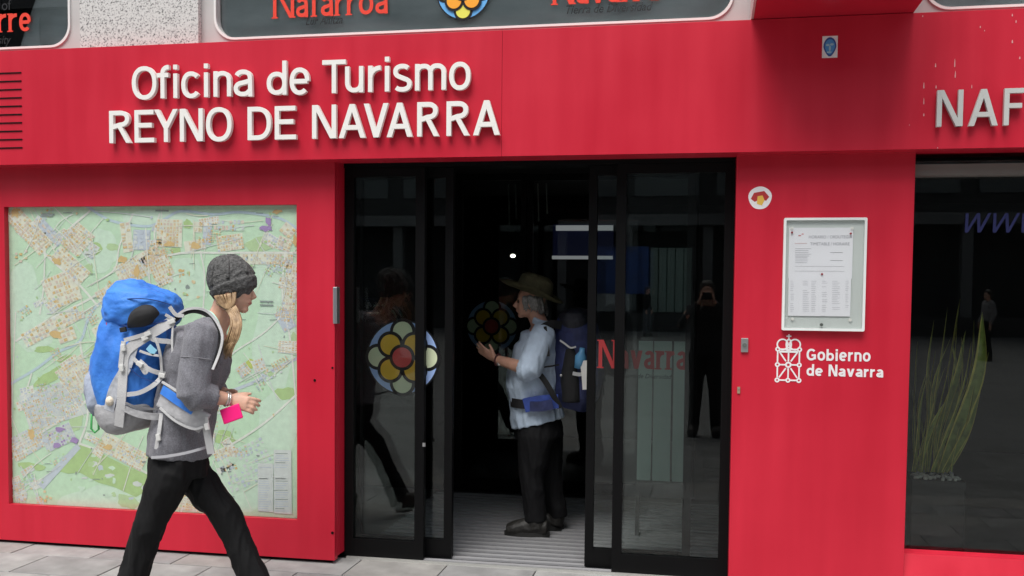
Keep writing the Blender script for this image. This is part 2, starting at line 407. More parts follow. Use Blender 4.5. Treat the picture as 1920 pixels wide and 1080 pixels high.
# upper storey: wall, granite pier, rounded windows
UY = .0
zb = FZ1+.02; zt = 4.15
gx = [UX(160, 60, UY), UX(380, 40, UY)]
PL = UX(138, 40, UY+.03); ML = UX(413, 25, UY+.03); MR = UX(1371, 12, UY+.03); RL = UX(1733, 3, UY+.03)
gz = UZ(600, 65, UY+.03); gz = 2.905
box('granite_pier', gx[0], gx[1], UY-.05, .3, FZ1-.02, zt+.02, GRANITE, B)
box('granite_wall', -7.5, 6.5, UY-.02, .3, zt+.021, 8.5, GRANITE, B)
blind = mat('grey_blind', (.80, .85, .86), .8, var=.25, vscale=2.5, stretch=(1, 1, 3))
def upper_window(x0, x1, fx0, fx1):
    bm = bmesh.new(); o = rrect(fx0, fx1, zb-.03, zt, .004); i = rrect(x0, x1, gz, zt-.12, .115)
    add_ring(bm, o, i, UY-.012, UY+.045)
    f = obj('upper_window', bmesh_to(bm), FRAME, B)
    bm = bmesh.new(); o = rrect(x0-.012, x1+.012, gz-.012, zt-.108, .122); i = rrect(x0, x1, gz, zt-.12, .115)
    add_ring(bm, o, i, UY-.022, UY-.010); obj('window_trim', bmesh_to(bm), mat('bright_trim', (.75, .74, .72), .35), f)
    bm = bmesh.new(); add_prism(bm, rrect(x0-.01, x1+.01, gz-.01, zt-.11, .12), UY+.03, UY+.036); obj('pane', bmesh_to(bm), GLASSU, f)
    box('blind', fx0+.01, fx1-.01, UY+.050, UY+.055, zb, zt, blind, f)
    return f
fl = upper_window(-6.9, PL, -7.0, gx[0]-.001); fm = upper_window(ML, MR, gx[1]+.001, UX(1412, 20, UY)); fr = upper_window(RL, 6.0, UX(1700, 10, UY), 6.1)
box('granite_pier', UX(1412, 20, UY)+.002, UX(1700, 10, UY)-.002, UY-.005, .3, FZ1-.02, zt+.02, GRANITE, B)
box('granite_pier', -7.5, -7.002, UY-.02, .3, FZ1-.02, zt+.02, GRANITE, B); box('granite_pier', 6.102, 6.5, UY-.02, .3, FZ1-.02, zt+.02, GRANITE, B)
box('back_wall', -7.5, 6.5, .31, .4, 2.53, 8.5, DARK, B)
# ---------------- sliding glass doors
hz = FZ0+.011
box('door_head', CX1+.001, PX0-.001, DY-.03, LY+.05, UZ(900, 312, DY), hz, BLACK, B)
zt_d = UZ(900, 312, DY)-.001
def leaf(name, x0, x1, y, st, zb_, zt_, rail=.085, sl=None, sr=None, hw=.022, pane=None):
    bm = bmesh.new(); sl = sl or st; sr = sr or st
    add_box(bm, x0, x0+sl, y-hw, y+hw, zb_, zt_); add_box(bm, x1-sr, x1, y-hw, y+hw, zb_, zt_)
    add_box(bm, x0+sl, x1-sr, y-hw+.001, y+hw-.001, zb_, zb_+rail); add_box(bm, x0+sl, x1-sr, y-hw+.001, y+hw-.001, zt_-.05, zt_)
    f = obj(name, bmesh_to(bm), BLACK, B)
    box('pane', x0+sl-.004, x1-sr+.004, y-.004, y+.004, zb_+rail-.004, zt_-.046, pane or GLASS, f)
    return f
d1 = leaf('door_panel', CX1+.003, UX(797, 700, DY), DY, .055, .012, zt_d, .10, sl=UX(665, 700, DY)-CX1-.003, sr=UX(797, 700, DY)-UX(780, 700, DY))
d2 = leaf('sliding_door', UX(664, 700, LY), UX(850, 700, LY), LY, .045, .014, zt_d, .10)
d3 = leaf('sliding_door', UX(1101, 700, LY), UX(1300, 700, LY), LY, .045, .014, zt_d, .10)
d4 = leaf('door_panel', UX(1152, 700, DY), PX0-.002, DY, .055, .012, zt_d, .10, sl=UX(1170, 700, DY)-UX(1152, 700, DY), sr=.05)
box('threshold', CX1+.02, PX0-.01, DY-.045, DY-.026, -.01, .012, mat('pale_threshold', (.6, .6, .57), .4, .6), B)
box('lock_knob', UX(795, 833, DY), UX(800, 833, DY), DY-.03, DY-.022, UZ(797, 836, DY), UZ(797, 829, DY), STEEL, d1)
# emblem: a rosette of coloured glass petals
ECOL = [mat('emblem_black', (.008, .008, .01), .4), mat('emblem_blue', (.42, .60, 1.0), .5), mat('emblem_green', (.78, .86, .58), .5), mat('emblem_yellow', (.95, .58, .05), .5), mat('emblem_red', (.75, .09, .09), .5),
        mat('emblem_sky', (.12, .42, .80), .5), mat('emblem_lime', (.70, .72, .10), .5), mat('emblem_orange', (.85, .36, .02), .5)]
def rosette(cx, cz, r, y, parent, bright=False, rim=True):
    bm = bmesh.new(); u = r/390; k = [0]; s = 3 if bright else 0
    def d(dx, dz, rr, mi):
        k[0] += 1; add_prism(bm, disc_pts(cx+dx*u, cz+dz*u, rr*u), y-.0007*k[0], y, mi)
    if rim: d(0, 0, 404, 0)
    d(0, 0, 386, 1 if not s else 5)
    g = [(275*math.cos(R(a)), 275*math.sin(R(a))) for a in (0, 90, 180, 270)]
    q = [(188*math.cos(R(a)), 188*math.sin(R(a))) for a in (45, 135, 225, 315)]
    for p in g: d(*p, 141, 0)
    for p in g: d(*p, 106, 2 if not s else 6)
    for p in q: d(*p, 143, 0)
    for p in q: d(*p, 108, 3 if not s else 7)
    d(0, 0, 140, 0); d(0, 0, 106, 4)
    return obj('emblem', bmesh_to(bm), ECOL, parent)
c = U(755, 670, LY-.006); rosette(c.x, c.z, .208, LY-.0045, d2)
# red serif wording on the right leaf
def serif_word(word, x0, x1, z0, xh, cap, s, y, material, parent, gaps=None):
    W = {'N': 1.5, 'a': .85, 'f': .62, 'r': .68, 'o': 1.0, 'v': .98, 'e': .88}
    gap = .14; tot = sum(W[c] for c in word)+gap*(len(word)-1); k = (x1-x0)/tot; x = x0
    for ch in word:
        h = cap if ch in 'Nf' else xh; bm = bmesh.new()
        add_strokes(bm, glyph(ch, W[ch]*k, h, s), 0, 0, s, 0, .0016, serif=s*.42)
        place(obj('letter', bmesh_to(bm), material), parent, (x, y, z0)); x += (W[ch]+gap)*k
VRED = mat('vinyl_red', (.72, .045, .02), .5); VBLK = mat('vinyl_black', (.006, .007, .009), .6)
c0, c1 = U(1122, 690, LY-.006), U(1288, 690, LY-.006)
serif_word('Navarra', c0.x, c1.x, c0.z, .10, .155, .020, LY-.0062, mat('vinyl_dark_red', (.30, .022, .025), .5), d3)
me = text_mesh('Tierra de Diversidad', .036, .9, .3); tag(place(obj('lettering', me, VBLK), d3, (c0.x+.12, LY-.0052, c0.z-.05)), kind='stuff')
# wording on the upper windows
wy = UY+.027
c0, c1 = U(512, 36, wy), U(727, 24, wy)
serif_word('Nafarroa', c0.x, c1.x, (c0.z+c1.z)/2, .105, .165, .020, wy, VRED, fm)
me = text_mesh('Lur Anitza', .062, .82, .3); c = U(572, 47, wy); tag(place(obj('lettering', me, VBLK), fm, (c.x, wy, c.z)), kind='stuff')
c = U(869, -15, wy); rosette(c.x, c.z, UX(918, -15, wy)-c.x, wy-.001, fm, True)
c0, c1 = U(1036, 7, wy), U(1236, 3, wy)
serif_word('Navarra', c0.x, c1.x, (c0.z+c1.z)/2, .105, .165, .020, wy, VRED, fm)
me = text_mesh('Tierra de Diversidad', .062, .86, .3); c = U(1058, 25, wy); tag(place(obj('lettering', me, VBLK), fm, (c.x, wy, c.z-.004)), kind='stuff')
c0, c1 = U(-118, 66, wy), U(58, 58, wy)
serif_word('Navarre', c0.x, c1.x, c1.z, .105, .165, .020, wy, VRED, fl)
me = text_mesh('n of', .085, .9); c = U(-14, 20, wy); tag(place(obj('lettering', me, VBLK), fl, (c.x, wy, c.z)), kind='stuff')
me = text_mesh('diversity', .068, .86, .3); c = U(-38, 84, wy); tag(place(obj('lettering', me, VBLK), fl, (c.x, wy, c.z)), kind='stuff')
# blue script on the shop window
VBLU = mat('vinyl_blue', (.008, .012, .08), .5)
for k, (a, b) in enumerate(((1800, 1848), (1852, 1902), (1906, 1955))):
    bm = bmesh.new(); c0, c1 = U(a, 436, .128), U(b, 436, .128); z1 = UZ(a, 400, .128)
    add_strokes(bm, glyph('w', c1.x-c0.x, z1-c0.z, .013), 0, 0, .013, 0, .0016, slant=.25)
    place(obj('letter', bmesh_to(bm), VBLU), sw, (c0.x, .129, c0.z))
# entrance mat of metal bars
matt = thing('entrance_mat', 'ribbed aluminium entrance mat in the open doorway', 'mat', ((CX1+PX0)/2, DY, 0))
box('tray', CX1+.03, PX0-.02, DY-.02, 2.1, -.003, .002, mat('mat_rubber', (.006, .006, .006), .9, spec=.1), matt)
bm = bmesh.new(); add_box(bm, CX1+.035, PX0-.025, 0, .040, 0, .011); bar = bmesh_to(bm, 'bar'); bar.materials.append(mat('mat_aluminium', (.30, .30, .31), .55, .1))
for k in range(22):
    o = bpy.data.objects.new('bar', bar); COL.objects.link(o); place(o, matt, (0, DY-.018+k*.088, .0025))

# ---------------- projecting red sign box over the pillar
bx0, bx1 = U(1413, 35, FY).x, U(1714, 28, FY).x
pb = thing('projecting_sign_box', 'red box projecting from the front above the pillar', 'sign box', ((bx0+bx1)/2, FY, FZ1))
box('box_body', bx0, bx1, FY-.52, UY-.03, FZ1+.003, FZ1+.75, RED, pb, .004)
box('edge_trim', bx0-.012, bx0-.001, FY-.52, UY-.03, FZ1+.004, FZ1+.75, mat('pink_trim', (.62, .40, .40), .4), pb)

# ---------------- map display cabinet
mc = thing('map_cabinet', 'red wall cabinet with a large town map behind glass', 'display cabinet', (-3.2, 0, 0))
mx0, mx1, mz0, mz1 = -4.046, -2.226, .236, 1.99
bm = bmesh.new(); add_ring(bm, [(-4.85, .02), (CX1, .02), (CX1, FZ0+.010), (-4.85, FZ0+.010)], [(mx0, mz0), (mx1, mz0), (mx1, mz1), (mx0, mz1)], 0, .045)
obj('cabinet_door', bmesh_to(bm), RED, mc)
box('cabinet_body', -4.85, CX1-.0005, .052, .195, .035, FZ0+.009, RED, mc, .002)
box('plinth', -4.8, CX1-.03, .03, .19, -.02, .034, BLACK, mc)
box('handle', CX1-.006, CX1+.018, -.012, .035, UZ(628, 607), UZ(628, 538), STEEL, mc, .004)
for px, py, r in ((590, 713, .007), (637, 1000, .008), (634, 690, .006)):
    c = U(px, py, -.001); bm = bmesh.new(); add_prism(bm, disc_pts(c.x if px < 630 else CX1-.012, c.z, r, 14), -.003, .01); obj('lock', bmesh_to(bm), BLACK, mc)
# the printed map: parks, water, streets and building blocks as flat printed shapes
MY = .038
MC = {'base': (.66, .88, .65), 'pale': (.73, .91, .74), 'park': (.52, .71, .33), 'green': (.58, .76, .44), 'road': (.90, .91, .84), 'cream': (.88, .88, .74), 'lav': (.66, .72, .80), 'water': (.62, .75, .82), 'tan': (.84, .68, .43), 'ochre': (.80, .57, .27),
      'rose': (.80, .67, .57), 'purple': (.46, .32, .60), 'grey': (.35, .40, .38), 'white': (.78, .82, .80), 'lime': (.60, .68, .18)}
MK = list(MC); MMATS = [mat('map_print_'+k, v, .6, var=.06, vscale=30) for k, v in MC.items()]
mbm = bmesh.new(); mrand = random.Random(11); layer_n = [0]
def mp(px, py): p = U(px, py, MY); return (min(max(p.x, mx0-.02), mx1+.02), min(max(p.z, mz0-.02), mz1+.02))
def mpoly(pts, col, layer, jitter=True):
    layer_n[0] += 1; y = MY - layer*.0011 - (layer_n[0] % 40)*.00002
    vs = [mbm.verts.new((q[0], y, q[1])) for q in (mp(*p) for p in pts)]
    try: f = mbm.faces.new(vs); f.material_index = MK.index(col)
    except ValueError: pass
def mline(pts, wd, col, layer=2):
    P = catmull([(p[0], p[1], 0) for p in pts], 5) if len(pts) > 2 else [Vector((*p, 0)) for p in pts]; T = frames(P)
    for a, b, ta, tb in zip(P, P[1:], T, T[1:]):
        na, nb = Vector((-ta.y, ta.x, 0))*wd/2, Vector((-tb.y, tb.x, 0))*wd/2
        mpoly([(a+na)[:2], (a-na)[:2], (b-nb)[:2], (b+nb)[:2]], col, layer)
def mblob(cx, cy, rx, ry, col, layer=1, n=14, rough=.25, rot=0):
    c, s = math.cos(R(rot)), math.sin(R(rot)); pts = []
    for i in range(n):
        a = 2*math.pi*i/n; k = 1+mrand.uniform(-rough, rough); x, y = rx*k*math.cos(a), ry*k*math.sin(a)
        pts.append((cx+x*c-y*s, cy+x*s+y*c))
    mpoly(pts, col, layer)
def mdistrict(cx, cy, w_, h_, rot, cell=(7, 5), cols=('tan',), fill=.85, ground='cream', gap=.28, shape='rect'):
    c, s = math.cos(R(rot)), math.sin(R(rot)); tr = lambda x, y: (cx+x*c-y*s, cy+x*s+y*c)
    if ground: mpoly([tr(-w_/2, -h_/2), tr(w_/2, -h_/2), tr(w_/2, h_/2), tr(-w_/2, h_/2)], ground, 1.5)
    nx, ny = max(1, int(w_/cell[0])), max(1, int(h_/cell[1]))
    for i in range(nx):
        for j in range(ny):
            x0, y0 = -w_/2+i*w_/nx, -h_/2+j*h_/ny; dx, dy = w_/nx, h_/ny
            if shape == 'oval' and ((x0+dx/2)/(w_/2))**2+((y0+dy/2)/(h_/2))**2 > 1.05: continue
            if mrand.random() > fill: continue
            g = gap*.5; a0 = g+mrand.uniform(-.04, .10); a1 = 1-g-mrand.uniform(-.04, .12); b0 = g+mrand.uniform(-.04, .12); b1 = 1-g-mrand.uniform(-.04, .12)
            q = [(x0+dx*a0, y0+dy*b0), (x0+dx*a1, y0+dy*b0), (x0+dx*a1, y0+dy*b1), (x0+dx*a0, y0+dy*b1)]
            if mrand.random() < .3: q[mrand.randrange(4)] = (x0+dx*.5, y0+dy*.5)
            mpoly([tr(*p) for p in q], mrand.choice(cols), 3)
TAN = ('tan', 'tan', 'rose', 'ochre', 'rose'); MIX = ('tan', 'rose', 'lav', 'white', 'lav', 'ochre', 'green', 'lav')
mpoly([(-10, 360), (600, 360), (600, 1000), (-10, 1000)], 'base', 0)
for a in ((60, 600, 45, 60), (45, 560, 30, 70), (300, 410, 70, 16), (515, 640, 40, 95), (505, 530, 30, 45), (350, 525, 38, 42), (200, 940, 90, 28), (185, 590, 28, 20), (520, 800, 40, 60), (190, 470, 30, 40), (440, 920, 60, 45)):
    mblob(*a, 'pale', .5, 18, .12)
for a in ((177, 467, 16, 11, -20), (211, 463, 11, 7, 15), (164, 508, 10, 14, 25), (352, 420, 9, 9, 0), (488, 457, 32, 13, -5), (124, 673, 15, 7, -10), (93, 707, 32, 10, -33), (142, 790, 13, 22, 25), (130, 735, 26, 8, 30), (535, 738, 20, 11, 0), (423, 823, 19, 16, 30), (75, 805, 16, 8, -25), (180, 655, 22, 9, -35), (60, 875, 26, 7, 8), (240, 940, 22, 12, 25), (85, 655, 20, 6, 0), (330, 470, 10, 6, 0), (552, 645, 9, 22, 0), (110, 560, 26, 3, -20), (505, 700, 12, 5, 20)):
    mblob(*a[:4], 'park' if mrand.random() < .6 else 'green', 1, 14, .2, a[4])
mpoly([(112, 884), (132, 856), (150, 834), (170, 838), (205, 858), (240, 875), (282, 892), (276, 920), (255, 932), (212, 912), (185, 905), (150, 886), (128, 888)], 'park', 1)
mblob(470, 682, 9, 8, 'lime', 1.2)
for _ in range(20): mblob(mrand.uniform(150, 280), mrand.uniform(850, 935), mrand.uniform(3, 8), mrand.uniform(2, 6), mrand.choice(('white', 'lav', 'green', 'pale')), 1.8, 9, .4)
for _ in range(26): mblob(350+mrand.gauss(0, 22), 525+mrand.gauss(0, 26), mrand.uniform(1, 4), mrand.uniform(1, 4), mrand.choice(('green', 'tan', 'ochre', 'pale', 'grey')), 1.8, 8, .4)
mline([(160, 385), (200, 410), (235, 420), (280, 424), (310, 410), (340, 396), (400, 402), (450, 398), (520, 408), (560, 430)], 5, 'water', 1.3)
mline([(20, 720), (70, 690), (110, 660), (150, 640), (165, 600), (185, 570), (215, 560)], 5, 'water', 1.3)
mline([(380, 760), (430, 735), (480, 715), (520, 690), (560, 670)], 6, 'lav', 1.3)
for pts, wd in (([(10, 395), (60, 450), (100, 490), (150, 535), (185, 575)], 4), ([(30, 640), (90, 600), (160, 565), (240, 520), (320, 478), (420, 474), (560, 474)], 4), ([(15, 850), (70, 815), (140, 770), (200, 720), (260, 690)], 5),
                ([(20, 862), (80, 826)], 3), ([(85, 470), (82, 540), (75, 590)], 3), ([(100, 468), (130, 430), (170, 395)], 4), ([(170, 535), (215, 505), (225, 460), (250, 400)], 3), ([(300, 490), (290, 440), (300, 400)], 3), ([(150, 832), (215, 855), (290, 895), (350, 930)], 4),
                ([(400, 700), (440, 660), (500, 620), (556, 560)], 3), ([(376, 470), (384, 520), (380, 600)], 3), ([(535, 470), (530, 560), (545, 640), (556, 760)], 3), ([(380, 860), (440, 830), (500, 790), (556, 740)], 4), ([(30, 585), (25, 700), (22, 800)], 2), ([(150, 640), (160, 700), (165, 780), (148, 835)], 4),
                ([(340, 960), (360, 900), (390, 860)], 3), ([(60, 700), (45, 760), (60, 800)], 3)):
    mline(pts, wd, 'road', 2)
mpoly([(72, 908), (144, 832), (152, 840), (82, 918)], 'lav', 2.2)
mdistrict(53, 432, 100, 36, 46, (7, 6), TAN); mdistrict(92, 434, 64, 18, 46, (12, 6), ('lav', 'lav', 'rose'), ground='lav')
mdistrict(147, 450, 52, 42, -50, (6, 6), TAN); mdistrict(133, 497, 76, 30, 42, (5, 7), TAN + ('lav',)); mdistrict(116, 543, 62, 60, -22, (6, 8), TAN)
mdistrict(97, 612, 118, 28, -28, (7, 6), MIX + TAN); mdistrict(125, 628, 34, 26, -20, (7, 7), TAN); mdistrict(220, 540, 84, 26, -29, (5, 6), TAN); mdistrict(262, 500, 90, 44, -28, (5, 6), TAN + ('lav',))
mdistrict(238, 445, 20, 56, -8, (7, 6), TAN); mdistrict(266, 450, 32, 38, 2, (10, 8), ('lav', 'white'), ground='lav'); mdistrict(318, 437, 48, 52, 2, (6, 6), TAN); mdistrict(372, 426, 16, 20, 5, (4, 9), TAN); mdistrict(389, 437, 16, 44, 3, (6, 9), ('lav', 'white'), ground='lav')
mdistrict(430, 422, 58, 22, 0, (7, 9), ('lav', 'white', 'rose'), ground='pale'); mdistrict(432, 455, 50, 30, -8, (5, 6), TAN + ('lav',)); mdistrict(540, 432, 26, 22, 40, (7, 7), TAN); mdistrict(533, 458, 28, 26, 20, (6, 6), TAN); mdistrict(500, 486, 100, 20, 0, (5, 6), TAN + ('lav',), fill=.75)
mdistrict(544, 548, 24, 112, 6, (5, 6), TAN + ('lav', 'lav'), fill=.8); mdistrict(366, 460, 40, 20, -8, (8, 7), TAN + ('ochre',)); mdistrict(300, 497, 40, 52, -24, (5, 6), TAN); mdistrict(535, 600, 26, 40, -30, (7, 7), ('lav', 'rose', 'lav'), ground='lav')
mdistrict(100, 758, 112, 72, -18, (4.2, 4.2), MIX, .92, 'white', .25, 'oval'); mdistrict(145, 706, 60, 62, -35, (5, 5), TAN + MIX); mdistrict(230, 846, 96, 36, 28, (5, 5), TAN + MIX); mdistrict(54, 828, 62, 44, -28, (4.5, 4.5), MIX, .85, 'white'); mdistrict(110, 820, 60, 36, -25, (5, 5), ('lav', 'lav', 'purple', 'white', 'green'), .85, 'white')
mdistrict(48, 920, 56, 34, -20, (6, 6), ('lav', 'white', 'tan'), .4, None); mdistrict(85, 930, 30, 22, 20, (7, 6), TAN, .6, None); mdistrict(463, 872, 96, 74, -26, (8, 8), ('white', 'lav', 'white', 'pale'), .9, 'pale'); mdistrict(418, 850, 34, 20, -20, (5, 5), TAN); mdistrict(355, 938, 44, 40, 8, (5, 5), TAN + ('green', 'white'))
mdistrict(510, 700, 40, 18, -28, (6, 5), ('lav', 'rose', 'white'), .6, None); mdistrict(40, 480, 26, 26, 5, (7, 6), TAN, .6, None); mdistrict(240, 600, 60, 60, -25, (6, 5), TAN, .5, None); mdistrict(190, 620, 30, 24, -30, (6, 6), TAN, .7); mdistrict(400, 800, 20, 60, 10, (6, 6), MIX, .5, None)
for a in ((105, 628, 12, 8, 'ochre'), (108, 490, 9, 7, 'ochre'), (30, 400, 9, 8, 'ochre'), (257, 510, 5, 12, 'ochre'), (229, 487, 9, 6, 'ochre'), (318, 458, 9, 5, 'ochre'), (366, 460, 10, 7, 'ochre'), (520, 397, 8, 5, 'ochre'), (554, 452, 4, 10, 'ochre'), (59, 814, 6, 9, 'ochre'), (203, 838, 7, 5, 'ochre'),
          (113, 805, 10, 5, 'purple'), (141, 825, 8, 7, 'purple'), (107, 835, 7, 6, 'purple'), (500, 428, 12, 6, 'purple'), (504, 415, 6, 8, 'purple'), (85, 826, 7, 4, 'lav'), (300, 385, 8, 2, 'grey'), (90, 405, 12, 1.5, 'grey')):
    mblob(*a[:4], a[4], 3.6, 11, .35)
mpoly([(484, 868), (513, 869), (513, 960), (484, 958)], 'white', 3.8); mpoly([(514, 843), (547, 844), (548, 964), (514, 962)], 'white', 3.8)
for k in range(26):
    y = 850+k*4.3
    if y > 872: mline([(486, y), (486+mrand.uniform(14, 24), y+.3)], 1.3, 'lav', 4.2)
    if y < 958: mline([(517, y), (517+mrand.uniform(14, 27), y+.3)], 1.3, 'lav' if k % 4 else 'grey', 4.2)
for x, y in ((488, 565), (488, 572), (78, 402), (292, 395)): mline([(x, y), (x+25, y+.5)], 3, 'grey', 4)
URB = [(80, 430, 70, 40, 45), (130, 480, 70, 60, -45), (110, 590, 90, 50, -25), (240, 520, 100, 60, -28), (310, 440, 100, 50, 2), (440, 440, 110, 40, -4), (520, 470, 50, 60, 30), (545, 600, 18, 110, 5), (110, 750, 90, 80, -18), (150, 690, 70, 50, -35), (240, 840, 110, 45, 28), (70, 840, 60, 60, -28), (200, 640, 60, 60, -30), (250, 720, 80, 80, -30), (300, 640, 60, 60, -25), (400, 790, 40, 60, 10), (450, 880, 60, 60, -26), (360, 930, 50, 40, 8), (500, 700, 60, 30, -30), (60, 925, 50, 40, -20)]
for a in URB:
    for _ in range(5):
        t, r_ = mrand.uniform(0, 6.28), math.sqrt(mrand.random()); x, y = a[0]+a[2]*r_*.8*math.cos(t), a[1]+a[3]*r_*.8*math.sin(t)
        if 20 < x < 550 and 395 < y < 960 and not (478 < x < 552 and y > 838): mdistrict(x, y, mrand.uniform(18, 40), mrand.uniform(10, 24), a[4]+mrand.choice((0, 0, 90))+mrand.gauss(0, 7), (mrand.uniform(4, 6), mrand.uniform(3.6, 5)), TAN if mrand.random() < .55 else MIX, .85, mrand.choice(('road', 'white', None, None)), .3)
    for _ in range(7):
        an = R(a[4]+mrand.choice((0, 90))+mrand.gauss(0, 10)); x, y = a[0]+mrand.uniform(-.8, .8)*a[2], a[1]+mrand.uniform(-.8, .8)*a[3]; l_ = mrand.uniform(20, 60)
        mline([(x-l_*math.cos(an), y-l_*math.sin(an)), (x+mrand.uniform(-4, 4), y+mrand.uniform(-4, 4)), (x+l_*math.cos(an), y+l_*math.sin(an))], mrand.uniform(1.0, 2.0), mrand.choice(('road', 'cream', 'white')), 3.3)
for _ in range(70): mblob(mrand.uniform(15, 555), mrand.uniform(390, 965), mrand.uniform(1, 4), mrand.uniform(1, 3), mrand.choice(('grey', 'green', 'lav', 'tan', 'park')), 3.5, 7, .4)
for _ in range(34):
    x, y = mrand.uniform(20, 530), mrand.uniform(390, 960); mline([(x, y), (x+mrand.uniform(6, 16), y+mrand.uniform(-1, 1))], 1.2, 'grey', 4)
mapo = obj('map_print', bmesh_to(mbm), MMATS, mc)
box('map_backing', mx0-.03, mx1+.03, MY+.001, .0515, mz0-.03, mz1+.03, mat('white_board', (.7, .7, .68), .7), mc)
box('glass', mx0-.004, mx1+.004, .018, .022, mz0-.004, mz1+.004, GLASSA, mc)

# ================================================================== SIGNS
def sign_word(spec, sgn, z0f, z1f, s, y0, y1, material):
    for ch, a, b in spec:
        x0, x1 = a, b; letter(ch, x0, x1, z0f(ch), z1f(ch), s, y0, y1, material, sgn)
LYF = FY-.036
S1 = thing('lettering_sign', 'raised white letters reading Oficina de Turismo REYNO DE NAVARRA on the fascia', 'sign', (UX(570, 220, FY), FY, FZ0+.1))
row2 = [('R', 204.5, 244.5), ('E', 252, 289), ('Y', 289, 333), ('N', 337, 380), ('O', 386, 434), ('D', 464, 508), ('E', 515, 555), ('N', 585, 630), ('A', 635, 685), ('V', 682, 728), ('A', 725, 773), ('R', 782, 823), ('R', 837, 880), ('A', 887, 937)]
zb2 = np.mean([UZ(224, 271, LYF), UZ(535, 261.5, LYF), UZ(912, 249.5, LYF)]); zt2 = np.mean([UZ(224, 211, LYF), UZ(535, 198.5, LYF), UZ(912, 184, LYF)])
for ch, a, b in row2:
    e = .004 if ch == 'O' else 0
    letter(ch, UX(a, 230, LYF), UX(b, 230, LYF), zb2-e, zt2+e, .0245, LYF, FY-.012, WHITE, S1)
row1 = [('O', 247, 293), ('f', 294, 319), ('i', 324, 333), ('c', 339, 374), ('i', 381, 391), ('n', 400, 433), ('a', 438, 473), ('d', 500, 537), ('e', 543, 580), ('T', 604, 648), ('u', 647, 681), ('r', 690, 715), ('i', 721, 730), ('s', 736, 772), ('m', 778, 836), ('o', 842, 882)]
zb1 = np.mean([UZ(417, 183, LYF), UZ(520, 178.5, LYF), UZ(625, 173.5, LYF), UZ(807, 166.5, LYF)])
zx1 = np.mean([UZ(417, 133.5, LYF), UZ(807, 118.5, LYF)]); zc1 = np.mean([UZ(625, 110.5, LYF), UZ(270, 127, LYF)]); za1 = UZ(520, 114, LYF)
for ch, a, b in row1:
    top = zc1 if ch in 'OT' else za1 if ch in 'dfi' else zx1; e = .004 if ch in 'Ooceas' else 0
    letter(ch, UX(a, 150, LYF), UX(b, 150, LYF), zb1-e, top+e, .0235, LYF, FY-.012, WHITE, S1)
S2 = thing('lettering_sign', 'raised grey metal capitals NAF on the red fascia near its splashes', 'sign', (UX(1850, 220, FY), FY, FZ0+.1))
zb3, zt3 = UZ(1800, 236.5, LYF), UZ(1800, 168, LYF)
for ch, a, b in (('N', 1757, 1806), ('A', 1817, 1872), ('F', 1883, 1921)):
    letter(ch, UX(a, 200, LYF), UX(b, 200, LYF), zb3, zt3, .022, LYF, FY-.012, GREYL, S2)
# government wording and crest on the pillar
PWH = mat('vinyl_white', (.80, .78, .78), .5)
S3 = thing('government_sign', 'white crest of crown and chains beside words Gobierno de Navarra on the pillar', 'sign', (UX(1550, 700), 0, UZ(1550, 710)))
g1 = [('G', 1513, 1536), ('o', 1537.5, 1553), ('b', 1555, 1570.5), ('i', 1573, 1577.5), ('e', 1579.5, 1594), ('r', 1597, 1607), ('n', 1608.5, 1622), ('o', 1624, 1632)]
g1 = [('G', 1512, 1534), ('o', 1536, 1554), ('b', 1557, 1573), ('i', 1576, 1581), ('e', 1583, 1599), ('r', 1602, 1611), ('n', 1613, 1614+14), ('o', 1613+16, 1632)]
def spread(word, a, b, W, gap):
    t = sum(W[c] for c in word if c != ' ') + gap*(len(word)-1) + sum(.45 for c in word if c == ' '); k = (b-a)/t; x = a; o = []
    for c in word:
        if c == ' ': x += (.45+gap)*k; continue
        o.append((c, x, x+W[c]*k)); x += (W[c]+gap)*k
    return o
BW = {'G': 1.25, 'o': 1.0, 'b': .98, 'i': .36, 'e': .98, 'r': .66, 'n': .92, 'd': .98, 'N': 1.15, 'a': .92, 'v': 1.0}
for word, a, b, zb_, xh, cap in (('Gobierno', 1512, 1632, 677, 660, 655), ('de Navarra', 1512, 1656, 706, 691, 684)):
    Zb, Zx, Zc = UZ(1580, zb_), UZ(1580, xh), UZ(1580, cap)
    for ch, x0, x1 in spread(word, a, b, BW, .16):
        letter(ch, UX(x0, zb_), UX(x1, zb_), Zb, Zc if ch in 'GNbdi' else Zx, .0105, -.0016, -.0002, PWH, S3)
bm = bmesh.new(); c = U(1478, 684); k = [0]; q = UX(1500, 684)-c.x-.004; qz = .078
def bar2(x0, z0, x1, z1, wd):
    k[0] += 1; d = Vector((x1-x0, z1-z0)).normalized(); n_ = Vector((-d.y, d.x))*wd/2; y = -.0012-.00006*k[0]
    add_prism(bm, [(x0+n_.x, z0+n_.y), (x0-n_.x, z0-n_.y), (x1-n_.x, z1-n_.y), (x1+n_.x, z1+n_.y)], y, -.0001)
def ring2(x, z, rx, rz, t):
    k[0] += 1; y = -.0012-.00006*k[0]; n = 18
    add_ring(bm, [(x+rx*math.cos(2*math.pi*i/n), z+rz*math.sin(2*math.pi*i/n)) for i in range(n)], [(x+(rx-t)*math.cos(2*math.pi*i/n), z+(rz-t)*math.sin(2*math.pi*i/n)) for i in range(n)], y, -.0001)
nodes = [(sx*q, sz*qz) for sx in (-1, 0, 1) for sz in (-1, 0, 1) if sx or sz]
for x, z in nodes: ring2(c.x+x, c.z+z, .0125, .0125, .0075); bar2(c.x+x*.22, c.z+z*.22, c.x+x*.84, c.z+z*.84, .0075)
for sx in (-1, 1):
    for sz in (-1, 1):
        bar2(c.x+sx*q, c.z+sz*qz*.16, c.x+sx*q, c.z+sz*qz*.84, .0075); bar2(c.x+sx*q*.2, c.z+sz*qz, c.x+sx*q*.8, c.z+sz*qz, .0075)
ring2(c.x, c.z, .016, .016, .009)
